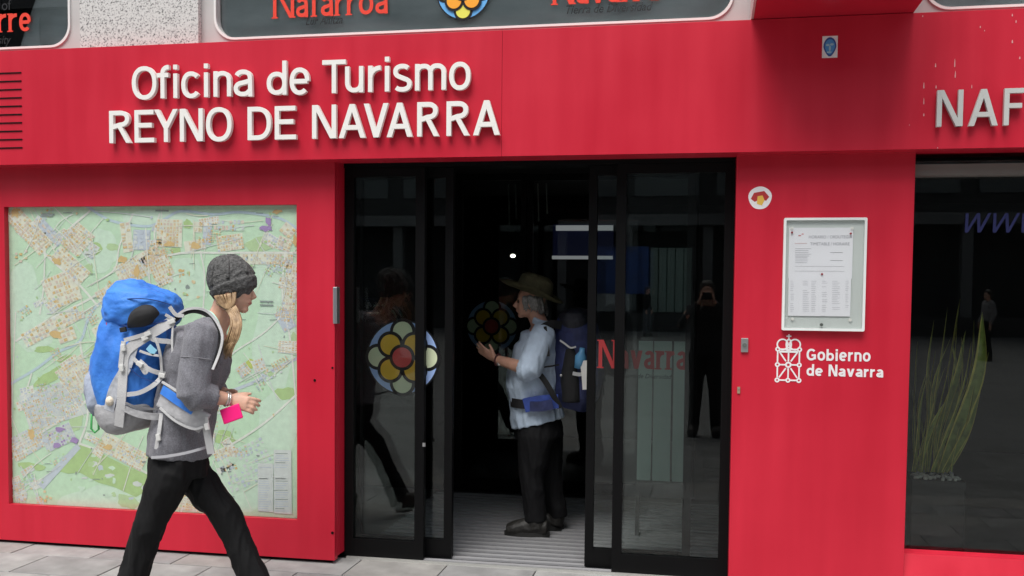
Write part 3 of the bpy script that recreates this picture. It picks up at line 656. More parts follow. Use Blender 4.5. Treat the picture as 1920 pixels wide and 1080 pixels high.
obj('chain_emblem', bmesh_to(bm), PWH, S3)
bm = bmesh.new(); cz = UZ(1478, 646)
for dx, rx in ((-.030, .030), (.030, .030), (0, .016)): ring2(c.x+dx, cz, rx, .030, .0075)
bar2(c.x-.045, cz-.036, c.x+.045, cz-.036, .010); bar2(c.x, cz+.02, c.x, cz+.052, .006); bar2(c.x-.012, cz+.042, c.x+.012, cz+.042, .006)
obj('crown', bmesh_to(bm), PWH, S3)
# notice case
nx0, nx1, nz0, nz1 = UX(1467, 515), UX(1622, 515), UZ(1545, 620), UZ(1545, 409)
nc = thing('notice_case', 'pale wall case with pinned opening hours sheets on the red pillar', 'notice case', ((nx0+nx1)/2, 0, nz0))
PALE = mat('pale_case', (.62, .66, .64), .45)
bm = bmesh.new(); add_ring(bm, rrect(nx0, nx1, nz0, nz1, .008, 4), rrect(nx0+.012, nx1-.012, nz0+.012, nz1-.012, .004, 4), -.032, -.001); obj('case_frame', bmesh_to(bm), mat('case_white', (.80, .82, .80), .4), nc)
box('back_board', nx0+.011, nx1-.011, -.014, -.002, nz0+.011, nz1-.011, PALE, nc)
box('glass', nx0+.0125, nx1-.0125, -.0315, -.0295, nz0+.0125, nz1-.0125, GLASSA, nc)
PAPER = mat('paper', (.86, .86, .90), .8); INK = mat('ink_grey', (.36, .36, .40), .8); INKR = mat('ink_red', (.6, .2, .2), .8)
def sheet(a, b, t, bt, y):
    return box('paper_sheet', UX(a, t, y), UX(b, t, y), y, y+.0012, UZ(a, bt, y), UZ(a, t, y), PAPER, nc)
s1 = sheet(1480, 1600, 427, 522, -.018); s2 = sheet(1479, 1596, 517, 592, -.0205)
def ink(parent, rects, y, m=INK):
    bm = bmesh.new()
    for a, b, t, h in rects: p0, p1 = U(a, t, y), U(b, t, y); add_box(bm, p0.x, p1.x, y-.0006, y+.0002, p0.z-h*.003, p0.z)
    tag(obj('print', bmesh_to(bm), m, parent), kind='stuff')
R1 = [(1491, 1491+mrand.uniform(22, 32), 466+k*3.4, .5) for k in range(5)] + [(1491, 1491+mrand.uniform(20, 30), 482+k*3.4, .5) for k in range(4)] + [(1557, 1580, 473, .8), (1557, 1580, 488, .8), (1490, 1583, 499, .35), (1490, 1583, 508, .35)]
ink(s1, R1, -.0183)
ink(s1, [(1497, 1502, 441, 1.5), (1503, 1507, 438, 1.5), (1490, 1513, 456, .4)], -.0183, INKR)
for body, px, py in (('HORARIO / ORDUTEGIA', 1516, 447), ('TIMETABLE / HORAIRE', 1519, 460)):
    p = U(px, py, -.019); tag(place(obj('lettering', text_mesh(body, .021, .9, 0, .0002), INK), s1, (p.x, -.0186, p.z)), kind='stuff')
R2 = []
for k in range(17):
    for a, b in ((1482, 1489), (1505, 1518), (1521, 1531), (1541, 1552), (1560, 1576), (1585, 1592)):
        if mrand.random() < .85: R2.append((a, a+(b-a)*mrand.uniform(.6, 1), 527+k*3.5, .32))
ink(s2, R2, -.0208)
for px, py in ((1485, 436), (1595, 438), (1541, 514)):
    p = U(px, py, -.02); bm = bmesh.new(); add_ball(bm, (p.x, -.024, p.z), .0055, seg=10); obj('push_pin', bmesh_to(bm, smooth=True), mat('pin_red', (.35, .02, .03), .3), nc)
for px, py in ((1486, 598), (1594, 600), (1485, 428), (1598, 428)):
    p = U(px, py, -.02); bm = bmesh.new(); add_prism(bm, disc_pts(p.x, p.z, .008, 12), -.022, -.014); obj('spacer', bmesh_to(bm), WHITE, nc)
p = U(1541, 609, -.05); bm = bmesh.new(); add_prism(bm, disc_pts(p.x, p.z, .008, 12), -.036, -.028); obj('lock', bmesh_to(bm), mat('lock_dark', (.08, .09, .08), .4), nc)
# stickers and small fittings
st = thing('sticker', 'small white rectangular sticker with blue oval face on the fascia', 'sticker', (UX(1556, 88, FY), FY, UZ(1556, 88, FY)))
a, b = U(1541, 109, FY), U(1571, 67, FY)
box('backing', a.x, b.x, FY-.0012, FY-.0002, a.z, b.z, PWH, st)
bm = bmesh.new(); cx, cz = (a.x+b.x)/2, (a.z+b.z)/2; hw, hh = (b.x-a.x)*.42, (b.z-a.z)*.44
shield = lambda k: [(cx+k*hw*math.cos(t)*(1 if math.sin(t) > 0 else (1-.35*abs(math.sin(t)))), cz+k*hh*math.sin(t)) for t in (2*math.pi*i/24 for i in range(24))]
add_prism(bm, shield(1), FY-.0018, FY-.001, 0); add_prism(bm, shield(.8), FY-.0022, FY-.001, 1)
for dx, dz, rx, rz in ((-.35, .2, .3, .12), (.3, .25, .3, .12), (.0, -.15, .16, .3), (-.1, -.55, .4, .1)): add_prism(bm, [(cx+dx*hw+rx*hw*math.cos(t), cz+dz*hh+rz*hh*math.sin(t)) for t in (2*math.pi*i/12 for i in range(12))], FY-.0027-.0001*dx, FY-.001, 2)
obj('print', bmesh_to(bm), [mat('sticker_navy', (.03, .08, .30), .5), mat('sticker_blue', (.08, .30, .62), .5), mat('sticker_pale', (.35, .55, .65), .5)], st)
p = U(1425, 371); st = thing('sticker', 'round white torn sticker with red and yellow print on the pillar', 'sticker', (p.x, 0, p.z))
bm = bmesh.new(); add_prism(bm, [(p.x+.057*(1+.05*math.sin(3*t))*math.cos(t), p.z+.057*math.sin(t)) for t in (2*math.pi*i/30 for i in range(30))], -.0012, -.0002); obj('backing', bmesh_to(bm), PWH, st)
bm = bmesh.new(); add_prism(bm, [(p.x-.045, p.z-.005), (p.x-.03, p.z+.025), (p.x+.02, p.z+.034), (p.x+.045, p.z+.005), (p.x+.03, p.z-.015), (p.x, p.z-.005), (p.x-.025, p.z-.02)], -.0018, -.001, 0); add_prism(bm, [(p.x-.015, p.z-.03), (p.x-.012, p.z+.008), (p.x+.012, p.z+.012), (p.x+.022, p.z-.012), (p.x+.01, p.z-.038)], -.0024, -.001, 1)
obj('print', bmesh_to(bm), [mat('print_red', (.45, .03, .03), .5), mat('print_yellow', (.75, .48, .08), .5)], st)
a, b = U(1389, 660), U(1403, 634)
ip = thing('key_switch', 'small steel key switch plate on the pillar beside the door', 'switch', ((a.x+b.x)/2, 0, a.z))
box('plate', a.x, b.x, -.012, -.0005, a.z, b.z, STEEL, ip, .002)
bm = bmesh.new(); add_prism(bm, disc_pts((a.x+b.x)/2, (a.z+b.z)/2, .011, 14), -.018, -.011); obj('key_barrel', bmesh_to(bm), mat('barrel', (.25, .27, .25), .35, .7), ip)
p = U(1385, 731); kb = thing('door_contact', 'tiny brass fitting on the pillar edge below the key switch', 'fitting', (p.x, 0, p.z))
box('plate', p.x-.007, p.x+.007, -.006, -.0005, p.z-.018, p.z+.016, mat('brass', (.5, .38, .25), .4, .6), kb); box('screw', p.x-.004, p.x+.004, -.009, -.006, p.z+.004, p.z+.011, STEEL, kb)
bm = bmesh.new()
for px, py, hh in ((1730, 31, 2), (1838, 52, 4), (1846, 58, 2), (1898, 30, 5), (1905, 42, 5), (1898, 80, 6), (1732, 165, 14), (1732, 195, 16), (1732, 217, 5), (1754, 125, 8), (1755, 165, 6), (1790, 125, 20), (1791, 145, 16), (1822, 165, 8), (1705, 235, 2), (1758, 278, 2), (1912, 110, 4)):
    p = U(px, py, FY); h = hh*.0018; r = .0016+.0014*mrand.random()
    add_prism(bm, [(p.x+r*math.cos(t)*(1+.3*mrand.random()), p.z+(r+(h if math.sin(t) > 0 else 0))*math.sin(t)) for t in (2*math.pi*i/9 for i in range(9))], FY-.0009, FY-.0001)
tag(obj('paint_splash', bmesh_to(bm), mat('splash_pale', (.62, .30, .30), .6), B), kind='stuff')

# ================================================================== INSIDE
IYD = 2.16
i1 = leaf('sliding_door', UX(858, 620, IYD), UX(985, 620, IYD), IYD, .04, .012, 2.40, .09, pane=GLASSD)
c = U(921, 612, IYD); rosette(c.x, c.z, .195, IYD+.026, i1)
i2 = leaf('sliding_door', UX(985, 620, IYD)+.004, PX0-.2, IYD+.05, .04, .012, 2.40, .09)
box('door_panel', IX0+.6, UX(858, 620, IYD)-.01, IYD, IYD+.04, 0, 2.41, BLACK, B)
SY = 3.2
a, b = U(1036, 486, SY), U(1150, 420, SY)
scn = thing('wall_screen', 'dark information screen with pale light bars inside the office', 'screen', ((a.x+b.x)/2, SY, a.z))
box('screen', a.x, b.x, SY, SY+.05, a.z, b.z, mat('screen_navy', (.012, .014, .05), .3, emit=.05), scn, .004)
LB = mat('light_bar', (.5, .5, .52), .5, emit=.15)
box('light_bar', a.x+.03, b.x, SY-.03, SY-.004, b.z-.055, b.z-.012, LB, scn); box('light_bar', a.x, b.x, SY-.03, SY-.004, a.z, a.z+.028, LB, scn)
box('bracket', (a.x+b.x)/2-.03, (a.x+b.x)/2+.03, SY+.05, IY, a.z+.05, a.z+.12, BLACK, scn)
c = U(962, 479, 4.2); sp = thing('ceiling_spotlight', 'small lit spotlight glowing in the dark office', 'spotlight', c)
bm = bmesh.new(); add_tube(bm, [(c.x, 4.2, c.z), (c.x, 4.28, c.z+.05), (c.x, 4.30, c.z+.06)], [.03, .035, .02]); obj('lamp_body', bmesh_to(bm, smooth=True), BLACK, sp)
bm = bmesh.new(); add_ball(bm, (c.x, 4.19, c.z-.004), (.024, .012, .016), seg=12); obj('bulb', bmesh_to(bm, smooth=True), mat('bulb', (1, .93, .8), .5, emit=5), sp)
bm = bmesh.new(); add_tube(bm, [(c.x, 4.29, c.z+.05), (c.x, 4.29, 2.43)], .008); obj('stem', bmesh_to(bm), BLACK, sp)

for k_, (px_, py_) in enumerate(((955, 418), (968, 408), (985, 425), (1010, 412), (1026, 398))):
    a = U(px_, py_, 3.0); hc_ = thing('hanging_cord', 'thin pale cord hanging from the dark office ceiling', 'cord', (a.x, 3.0, 2.42), 'cords hanging inside the office')
    bm = bmesh.new(); add_tube(bm, [(a.x-.01, 3.0, 2.418), (a.x, 3.0, min(a.z, 2.3))], .006, 8); obj('cord', bmesh_to(bm), mat('cord_pale', (.45, .44, .42), .6), hc_)
    bm = bmesh.new(); add_ball(bm, (a.x, 3.0, min(a.z, 2.3)), (.009, .009, .016), seg=8); obj('weight', bmesh_to(bm), mat('cord_pale', (.45, .44, .42), .6), hc_)
dr = thing('display_rack', 'pale green glass display panels standing inside behind the right door', 'display rack', (UX(1245, 850, 1.0), 1.0, 0))
for a_, b_ in ((1196, 1222), (1225, 1258), (1262, 1292)):
    x0_, x1_ = UX(a_, 750, 1.0), UX(b_, 750, 1.0); box('panel', x0_, x1_, 1.0, 1.012, .36, UZ(1240, 640, 1.0), mat('panel_mint', (.20, .28, .25), .35), dr)
box('base', UX(1194, 750, 1.0), UX(1294, 750, 1.0), .95, 1.08, .30, .355, BLACK, dr)
for a_ in (1198, 1290): box('leg', UX(a_, 750, 1.0)-.012, UX(a_, 750, 1.0)+.012, 1.0, 1.03, -.003, .299, BLACK, dr)

# ---------------- planter with sword-leaved plants behind the shop window
PY = .36
pl = thing('plant_pot', 'dark rectangular planter filled with pebbles behind the shop window', 'planter', (UX(1755, 890, PY), PY, .09))
px0, px1 = UX(1700, 890, PY), UX(1800, 890, PY); pz = UZ(1750, 893, PY)
bm = bmesh.new(); add_ring(bm, [(px0, .095), (px1, .095), (px1, pz), (px0, pz)], [(px0+.0001, .0951), (px1-.0001, .0951), (px1-.0001, pz-.0001), (px0+.0001, pz-.0001)], PY-.13, PY+.13); bm.free()
box('pot', px0, px1, PY-.13, PY+.13, .092, pz, mat('pot_dark', (.008, .008, .008), .6), pl, .006)
bm = bmesh.new()
for k in range(60): add_ball(bm, (rnd.uniform(px0+.02, px1-.02), rnd.uniform(PY-.12, PY+.12), pz+.006), (rnd.uniform(.008, .016), rnd.uniform(.008, .014), rnd.uniform(.006, .011)), seg=8)
tag(obj('pebbles', bmesh_to(bm, smooth=True), mat('pebble', (.5, .5, .46), .6, var=.3, vscale=40), pl), kind='stuff')
plant = thing('sword_plant', 'yellow edged sword leaved plant rising from the window planter', 'plant', ((px0+px1)/2, PY, pz))
LG = [mat('leaf_green', (.34, .42, .10), .45, var=.35, vscale=25), mat('leaf_edge', (.86, .78, .20), .45, var=.15, vscale=20)]
def sword(bx, by, tx, ty, dy0, dy1, wd, bend=.0, face=0):
    wd *= .85; a, b = U(bx, by, PY+dy0), U(tx, ty, PY+dy1); N = 14; cw = rnd.uniform(-.02, .02); bm = bmesh.new(); rows = []
    ax = (b-a).normalized(); ca, sa = math.cos(face), math.sin(face); sx = Vector((ca, sa, 0)); sx = (sx-ax*sx.dot(ax)).normalized(); nz = ax.cross(sx)
    for i in range(N+1):
        t = i/N; p = a.lerp(b, t)+Vector((bend*1.6*math.sin(t*math.pi)+cw*math.sin(t*7), cw*math.cos(t*5), 0)); tw = 1.1*t
        s_ = sx*math.cos(tw)+nz*math.sin(tw); n_ = nz*math.cos(tw)-sx*math.sin(tw)
        k = wd*(.55+.9*math.sin(min(1, t*1.15)*math.pi*.55))*(1-t**5)*.62+.0006
        rows.append([bm.verts.new(p+s_*u*k+n_*(abs(u)**2)*k*.35) for u in (-1, -.72, 0, .72, 1)])
    for i in range(N):
        for j in range(4):
            f = bm.faces.new((rows[i][j], rows[i][j+1], rows[i+1][j+1], rows[i+1][j])); f.material_index = 1 if j in (0, 3) else 0
    bmesh.ops.solidify(bm, geom=bm.faces[:], thickness=.002)
    place(obj('leaf', bmesh_to(bm, 'leaf', True), LG), plant, (0, 0, 0))
for a in ((1762, 885, 1845, 585, 0, -.04, .052, .035), (1748, 885, 1822, 640, -.03, -.05, .03, .02), (1772, 885, 1832, 755, .02, .0, .034, .01), (1742, 885, 1802, 560, .03, .03, .022, .0), (1736, 885, 1778, 575, .05, .05, .02, .0), (1725, 885, 1748, 600, .05, .08, .02, .01), (1718, 885, 1722, 640, .02, .04, .02, -.01),
          (1778, 885, 1852, 660, .05, .02, .02, .02), (1754, 885, 1815, 620, .06, .05, .03, -.01), (1768, 885, 1828, 720, -.05, -.05, .03, .02), (1730, 885, 1765, 680, -.05, -.04, .022, .0), (1785, 885, 1800, 800, -.05, -.05, .022, .0), (1760, 885, 1790, 640, .08, .1, .024, .02), (1712, 885, 1738, 700, -.02, -.02, .02, .0), (1745, 885, 1830, 600, .08, .07, .026, .03), (1722, 885, 1712, 730, .08, .08, .018, .0)):
    sword(*a, face=rnd.uniform(-.6, .9))
for k in range(12): b_ = rnd.uniform(1708, 1788); sword(b_, 885, b_+rnd.uniform(-8, 60), rnd.uniform(600, 800), rnd.uniform(-.08, .1), rnd.uniform(-.08, .12), rnd.uniform(.012, .026), rnd.uniform(-.02, .03), face=rnd.uniform(-.8, 1.2))

# ================================================================== ACROSS THE PLAZA (seen mirrored in the glass)
OY = -36.0
def MX(px, py, Y): q = U(px, py, 2*DY - Y); return q        # mirror image of a point at plane Y in the door glass
ob = thing('plaza_building', 'long dark office block across the plaza mirrored in the door glass', 'building', (0, OY, 0))
OW = mat('dark_stone', (.055, .055, .055), .7, var=.2, vscale=.4); OB_ = mat('concrete_band', (.20, .20, .20), .7, var=.15, vscale=.5)
box('wall', -48, 48, OY-10, OY, 4.6, 19, OW, ob); box('ground_floor_wall', -48, 48, OY-10, OY-2.2, -.2, 4.6, mat('ground_floor_stone', (.05, .05, .052), .7), ob)  # ground floor in one even dark stone colour
for k, z in enumerate((4.3, 7.6, 10.9, 14.2, 18.2)): box('band', -48.1, 48.1, OY-.2, OY+.25, z, z+.45, OB_, ob)
bm = bmesh.new(); add_box(bm, 0, 2.6, -.02, .05, 0, 1.7); wpane = bmesh_to(bm, 'window'); wpane.materials.append(mat('office_glass', (.10, .115, .12), .12))
for st_ in range(4):
    for i in range(-14, 14):
        o = bpy.data.objects.new('window', wpane); COL.objects.link(o); place(o, ob, (i*3.3+.3, OY+.02, 5.5+st_*3.3))
for i in range(-14, 15): box('column', i*3.3-.2, i*3.3+.2, OY-.6, OY-.1, -.2, 4.31, OB_, ob)
p0, p1 = MX(1117, 590, OY+.2), MX(1216, 462, OY+.2)
box('blue_panel', p0.x, p1.x, OY+.06, OY+.2, max(.9, MX(1117, 550, OY).z), min(4.2, p1.z), mat('panel_blue', (.025, .07, .26), .4, var=.2, vscale=1.5), ob)
box('white_panel', p0.x, MX(1180, 580, OY).x, OY+.07, OY+.18, .75, max(.88, MX(1117, 550, OY).z)-.01, mat('panel_white', (.45, .48, .48), .5), ob)
x = MX(1220, 500, OY).x
for k in range(5):
    box('curtain', x+k*.34, x+k*.34+.3, OY+.05, OY+.1+.04*(k % 2), .75, min(4.2, p1.z)-.05, mat('curtain_green', (.28, .36, .32), .7), ob)
box('low_wall', -30, 30, OY+.9, OY+1.3, -.2, .72, OW, ob)

# ================================================================== PEOPLE
def skin_mat(name, c):
    m = mat(name, c, .5, var=.10, vscale=30); b = m.node_tree.nodes['Principled BSDF']
    b.inputs['Subsurface Weight'].default_value = .12; b.inputs['Subsurface Radius'].default_value = (.01, .004, .002); b.inputs['Subsurface Scale'].default_value = .6
    return m
def basis(f, u):
    f = Vector(f).normalized(); u = Vector(u); u = (u-f*u.dot(f)).normalized(); s = u.cross(f)      # s = the figure's left
    return f, s, u
def add_head(bm, c, f, u, H):
    f, s, u = basis(f, u); P = lambda a, b, d: Vector(c)+(f*a+s*b+u*d)*H
    rot = Matrix((f, s, u)).transposed()
    E = lambda p, r: add_ball(bm, P(*p), tuple(x*H for x in r), rot, 20)
    E((-.06, 0, .12), (.42, .335, .37)); E((.10, 0, -.13), (.265, .255, .33)); E((.02, 0, -.25), (.25, .245, .2)); E((.235, 0, -.395), (.105, .11, .085))
    E((.31, 0, .07), (.065, .2, .05)); E((.345, 0, -.235), (.05, .10, .026)); E((.335, 0, -.29), (.045, .085, .026)); E((.30, 0, -.02), (.05, .06, .1))
    for k in (-1, 1): E((.24, .13*k, -.10), (.09, .09, .08)); E((-.02, .335*k, -.06), (.09, .035, .135))
    add_tube(bm, [P(.34, 0, .03), P(.40, 0, -.05), P(.445, 0, -.12), P(.39, 0, -.155)], [.035*H, .042*H, .055*H, .05*H], 10)
    return P
def add_hand(bm, wr, d, n, side, L=.175, curl=(.35, .4, .45, .5), thumb=.6, spread=.12):
    """wrist point, finger direction d, back-of-hand normal n, side = +1 if the thumb lies on d x n"""
    d = Vector(d).normalized(); n = Vector(n); n = (n-d*n.dot(d)).normalized(); t = d.cross(n)*side; wr = Vector(wr)
    k = L/.175
    add_tube(bm, [wr-d*.03*k, wr+d*.015*k, wr+d*.05*k, wr+d*.088*k], [(.026*k, .019*k), (.030*k, .019*k), (.041*k, .017*k), (.039*k, .013*k)], 12, side=t)
    for i, (o, l) in enumerate(((.029, .072), (.010, .080), (-.010, .074), (-.029, .058))):
        p = wr+d*.082*k+t*o*k; a = -curl[i]*.5; pts = [wr+d*.05*k+t*o*.8*k, p]; dd = (d+t*o*spread*30).normalized()
        for seg in (.42, .32, .26):
            a += curl[i]; q = dd*math.cos(a)-n*math.sin(a); p = p+q*l*seg*k; pts.append(p)
        add_tube(bm, pts, [.0095*k, .0093*k, .0088*k, .008*k, .0066*k], 8)
    b = wr+d*.022*k+t*.026*k; q = (d*math.cos(thumb)+t*math.sin(thumb)-n*.25).normalized(); m_ = b+q*.038*k; e = m_+(q*.7+d*.5-n*.15).normalized()*.034*k
    add_tube(bm, [wr+d*.02*k, b, m_, e], [.016*k, .0145*k, .0105*k, .008*k], 8)
def lerp(a, b, t): return Vector(a).lerp(Vector(b), t)
def build_body(J, skin, parent, voxel=.0052, H=.222, hands=True):
    bm = bmesh.new(); sd = J['side']
    P = add_head(bm, J['head'], J['face'], J['up'], H)
    f, s, u = basis(J['face'], J['up'])
    add_tube(bm, [lerp(J['neck'], J['chest'], .35), J['neck'], lerp(J['neck'], J['head'], .45), lerp(J['neck'], J['head'], .8)-f*.01], [.075, .058, .052, .055], 14)
    add_tube(bm, [J['pelvis'], J['waist'], J['chest'], lerp(J['chest'], J['neck'], .7), J['neck']], [(.125, .085), (.118, .08), (.15, .10), (.13, .08), (.06, .055)], 18, side=sd)
    for k in 'NF':
        add_tube(bm, [lerp(J['neck'], J['sh'+k], .35), J['sh'+k], lerp(J['sh'+k], J['el'+k], .5), J['el'+k], lerp(J['el'+k], J['wr'+k], .3), lerp(J['el'+k], J['wr'+k], .7), J['wr'+k]], [.05, .052, .044, .038, .040, .033, .027], 12)
        add_tube(bm, [lerp(J['pelvis'], J['hip'+k], .6), J['hip'+k], lerp(J['hip'+k], J['kn'+k], .5), J['kn'+k], lerp(J['kn'+k], J['an'+k], .3), J['an'+k]], [.066, .068, .060, .048, .047, .034], 12)
        add_tube(bm, [J['an'+k], lerp(J['an'+k], J['toe'+k], .4)-Vector((0, 0, .012)), lerp(J['an'+k], J['toe'+k], .8)-Vector((0, 0, .012))], [.034, .028, .018], 10)
        if hands: add_hand(bm, J['wr'+k], *J['hand'+k])
    body = obj('body', fuse(bm, 'body', voxel, 3), skin, parent)
    for k in (-1, 1):
        e = bmesh.new(); add_ball(e, P(.315, .135*k, -.005), .042*H, seg=10); add_ball(e, P(.318, .135*k, .045), (.04*H, .075*H, .012*H), Matrix((f, s, u)).transposed(), 10)
        obj('eye', bmesh_to(e, smooth=True), mat('eye_dark', (.03, .02, .015), .25), body)
    l = bmesh.new(); add_ball(l, P(.362, 0, -.262), (.035*H, .085*H, .028*H), Matrix((f, s, u)).transposed(), 12); obj('lips', bmesh_to(l, smooth=True), mat('lip', (.42, .16, .13), .45), body)
    return body, P
def trousers(J, parent, material, rads, voxel=.0075, wr=.006, seed=0, ext=.02, waist=(.165, .125)):
    bm = bmesh.new(); up = (J['waist']-J['pelvis']).normalized()
    add_tube(bm, [J['pelvis']-up*.05, J['pelvis'], lerp(J['pelvis'], J['waist'], .6)], [(waist[0]*.95, waist[1]), waist, (waist[0]*.93, waist[1]*.9)], 20, side=J['side'])
    for k in 'NF':
        a, b, c = J['hip'+k], J['kn'+k], J['an'+k]
        add_tube(bm, catmull([lerp(J['pelvis'], a, .7)+up*.02, a, lerp(a, b, .5), b, lerp(b, c, .5), c-(b-c).normalized()*ext], 3), [rads[min(len(rads)-1, i//3)] + (rads[min(len(rads)-1, i//3+1)]-rads[min(len(rads)-1, i//3)])*(i % 3)/3 for i in range(16)], 16)
    return obj('trousers', fuse(bm, 'trousers', voxel, 3, wr, 14, (1, 1, .33), seed), material, parent)
def shoe(an, toe, heel, parent, mats_, hgt=.11, name='boot', wd=.047):
    """upper and sole; toe/heel are points on the sole line"""
    an, toe, heel = Vector(an), Vector(toe), Vector(heel); d = (toe-heel).normalized(); sdv = Vector((-d.y, d.x, 0)).normalized(); up = sdv.cross(d)*-1
    if up.z < 0: up = -up
    L = (toe-heel).length; bm = bmesh.new()
    add_tube(bm, [heel+d*.012+up*.05, heel+d*L*.25+up*.055, heel+d*L*.55+up*.048, heel+d*L*.82+up*.038, toe-d*.012+up*.033], [(wd*.9, .050), (wd*1.02, .070), (wd*1.08, .062), (wd*1.12, .048), (wd*.92, .036)], 14, side=sdv)
    add_tube(bm, [heel+d*L*.28+up*.04, lerp(heel+d*L*.28+up*.05, an, .5), an+up*.035], [.060, .060, .058], 14)
    b = obj(name, fuse(bm, name, .006, 3, .002, 25), mats_[0], parent)
    bm = bmesh.new(); N = 22; ring = []
    for i in range(N):
        a = 2*math.pi*i/N; x = math.cos(a); y = math.sin(a); q = heel+d*(L*.5+L*.52*x)+sdv*wd*1.12*y*(1-.12*(x < -.2)*abs(x))
        ring.append(q)
    A = [bm.verts.new(q+up*.0) for q in ring]; C = [bm.verts.new(q+up*.028) for q in ring]
    bm.faces.new(A); bm.faces.new(C)
    for i in range(N): bm.faces.new((A[i], A[(i+1) % N], C[(i+1) % N], C[i]))
    obj('sole', bmesh_to(bm), mats_[1], b)
    if len(mats_) > 2:
        for t in (.38, .48, .58):
            bm = bmesh.new(); p = heel+d*L*t+up*(.128-.06*t); add_strap(bm, [p-sdv*.03-up*.012, p+up*.006, p+sdv*.03-up*.012], .006, .005, up); obj('lace', bmesh_to(bm), mats_[2], b)
    return b

# ---------------------------------------------------------------- woman walking past the map
YW = -1.0
def W(px, py, dy=0.0): return U(px, py, YW+dy)
wm = thing('person', 'person in grey top and dark knit beanie striding past the map holding a phone', 'person', (W(340, 868).x, YW, 0))
J = dict(side=Vector((.05, 1, 0)), head=W(438, 541), face=(1, .16, -.10), up=(.14, 0, 1), neck=W(402, 615), chest=W(368, 690), waist=W(342, 800), pelvis=W(336, 868),
         shN=W(378, 628, -.155), elN=W(362, 738, -.21), wrN=W(431, 749, -.10), shF=W(393, 628, .155), elF=W(385, 728, .2), wrF=W(424, 739, .03),
         hipN=W(322, 885, -.085), knN=W(278, 990, -.09), anN=W(238, 1120, -.09), hipF=W(356, 885, .085), knF=W(421, 962, .09), anF=W(487, 1108, .09))
J['toeN'] = Vector((J['anN'].x+.11, J['anN'].y, .045)); J['toeF'] = J['anF']+Vector((.14, 0, .01))
J['handN'] = ((.93, .12, -.22), (.1, -1, .35), -1, .165, (.55, .6, .62, .6), .5); J['handF'] = ((.9, -.25, -.3), (0, 1, .3), 1, .16, (.6, .65, .7, .7), .5)
SK1 = skin_mat('skin_tanned', (.60, .35, .25))
body, HP = build_body(J, SK1, wm, .005)
GT = mat('heather_grey', (.165, .165, .185), .9, var=.28, vscale=160, bump=.3, bscale=420, sheen=.15)
bm = bmesh.new()
add_tube(bm, catmull([W(336, 852), W(342, 805), W(354, 745), W(368, 690), W(378, 650), W(388, 622)], 3), [(.175, .128)]*3+[(.168, .125)]*3+[(.168, .13)]*3+[(.18, .135)]*3+[(.175, .118)]*3+[(.10, .082)], 22, side=J['side'])
for k in 'NF':
    a, b, c = J['sh'+k], J['el'+k], J['wr'+k]
    add_tube(bm, catmull([lerp(J['neck'], a, .45)-Vector((0, 0, .03)), a, lerp(a, b, .5), b, lerp(b, c, .32), lerp(b, c, .60)], 3), [.062]*2+[.073, .076, .075, .073, .071, .069, .067, .067, .066, .062, .058, .055, .052, .050], 16)
obj('top', fuse(bm, 'top', .0065, 3, .011, 13, (1, 1, .4), 2), GT, wm)
bm = bmesh.new(); c_ = lerp(J['shN'], J['elN'], .42); ax = (J['elN']-J['shN']).normalized(); q_ = ax.orthogonal().normalized(); v_ = ax.cross(q_)
add_tube(bm, [c_+(q_*math.cos(t)+v_*math.sin(t))*.0745 for t in (2*math.pi*i/24 for i in range(25))], .0016, 6); obj('seam', bmesh_to(bm, smooth=True), mat('seam_grey', (.24, .24, .26), .9), wm)
BT = mat('black_trouser_cloth', (.0055, .0055, .006), .8, spec=.25, var=.2, vscale=60, bump=.2, bscale=200)
trousers(J, wm, BT, [.085, .092, .082, .070, .061, .070], .0065, .013, 3, .03, (.160, .122))
SHM = [mat('walking_shoe', (.05, .045, .04), .7, bump=.3), mat('shoe_sole', (.03, .03, .03), .8)]
shoe(J['anN'], Vector((J['anN'].x+.19, J['anN'].y, .012)), Vector((J['anN'].x-.035, J['anN'].y, .085)), wm, SHM)
shoe(J['anF'], Vector((J['anF'].x+.20, J['anF'].y, J['anF'].z-.035)), Vector((J['anF'].x-.02, J['anF'].y, max(.004, J['anF'].z-.10))), wm, SHM)
# beanie
KN = mat('knit_charcoal', (.085, .085, .084), .95, var=.45, vscale=70, bump=.9, bscale=110)
bm = bmesh.new(); cb = W(435, 529)
f_, s_, u_ = basis((1, .12, .40), (-.40, 0, 1)); rot = Matrix((f_, s_, u_)).transposed()
add_ball(bm, cb+u_*.010, (.104, .090, .112), rot, 24); add_ball(bm, cb+u_*.070-f_*.012, (.075, .075, .060), rot, 20)
band = [cb-u_*.034+f_*.101*math.cos(t)+s_*.085*math.sin(t) for t in (2*math.pi*i/30 for i in range(31))]
for a, b in zip(band, band[1:]): add_tube(bm, [a-u_*.0, b], [(.0045, .028)]*2, 10, side=(a-cb).normalized())
beanie = obj('beanie', fuse(bm, 'beanie', .005, 2, .005, 34, (1, 1, 1), 5), KN, wm)
for k in range(7):
    bm = bmesh.new(); t0 = 2*math.pi*k/7+.4
    pts = [cb+u_*(.005+.118*math.sin(e))+(f_*.106*math.cos(t0+e*.4)+s_*.092*math.sin(t0+e*.4))*math.cos(e) for e in (0.0, .35, .7, 1.05, 1.35)]
    add_tube(bm, catmull(pts, 4), [.008]*17, 8); obj('knit_cable', bmesh_to(bm, smooth=True), KN, beanie)
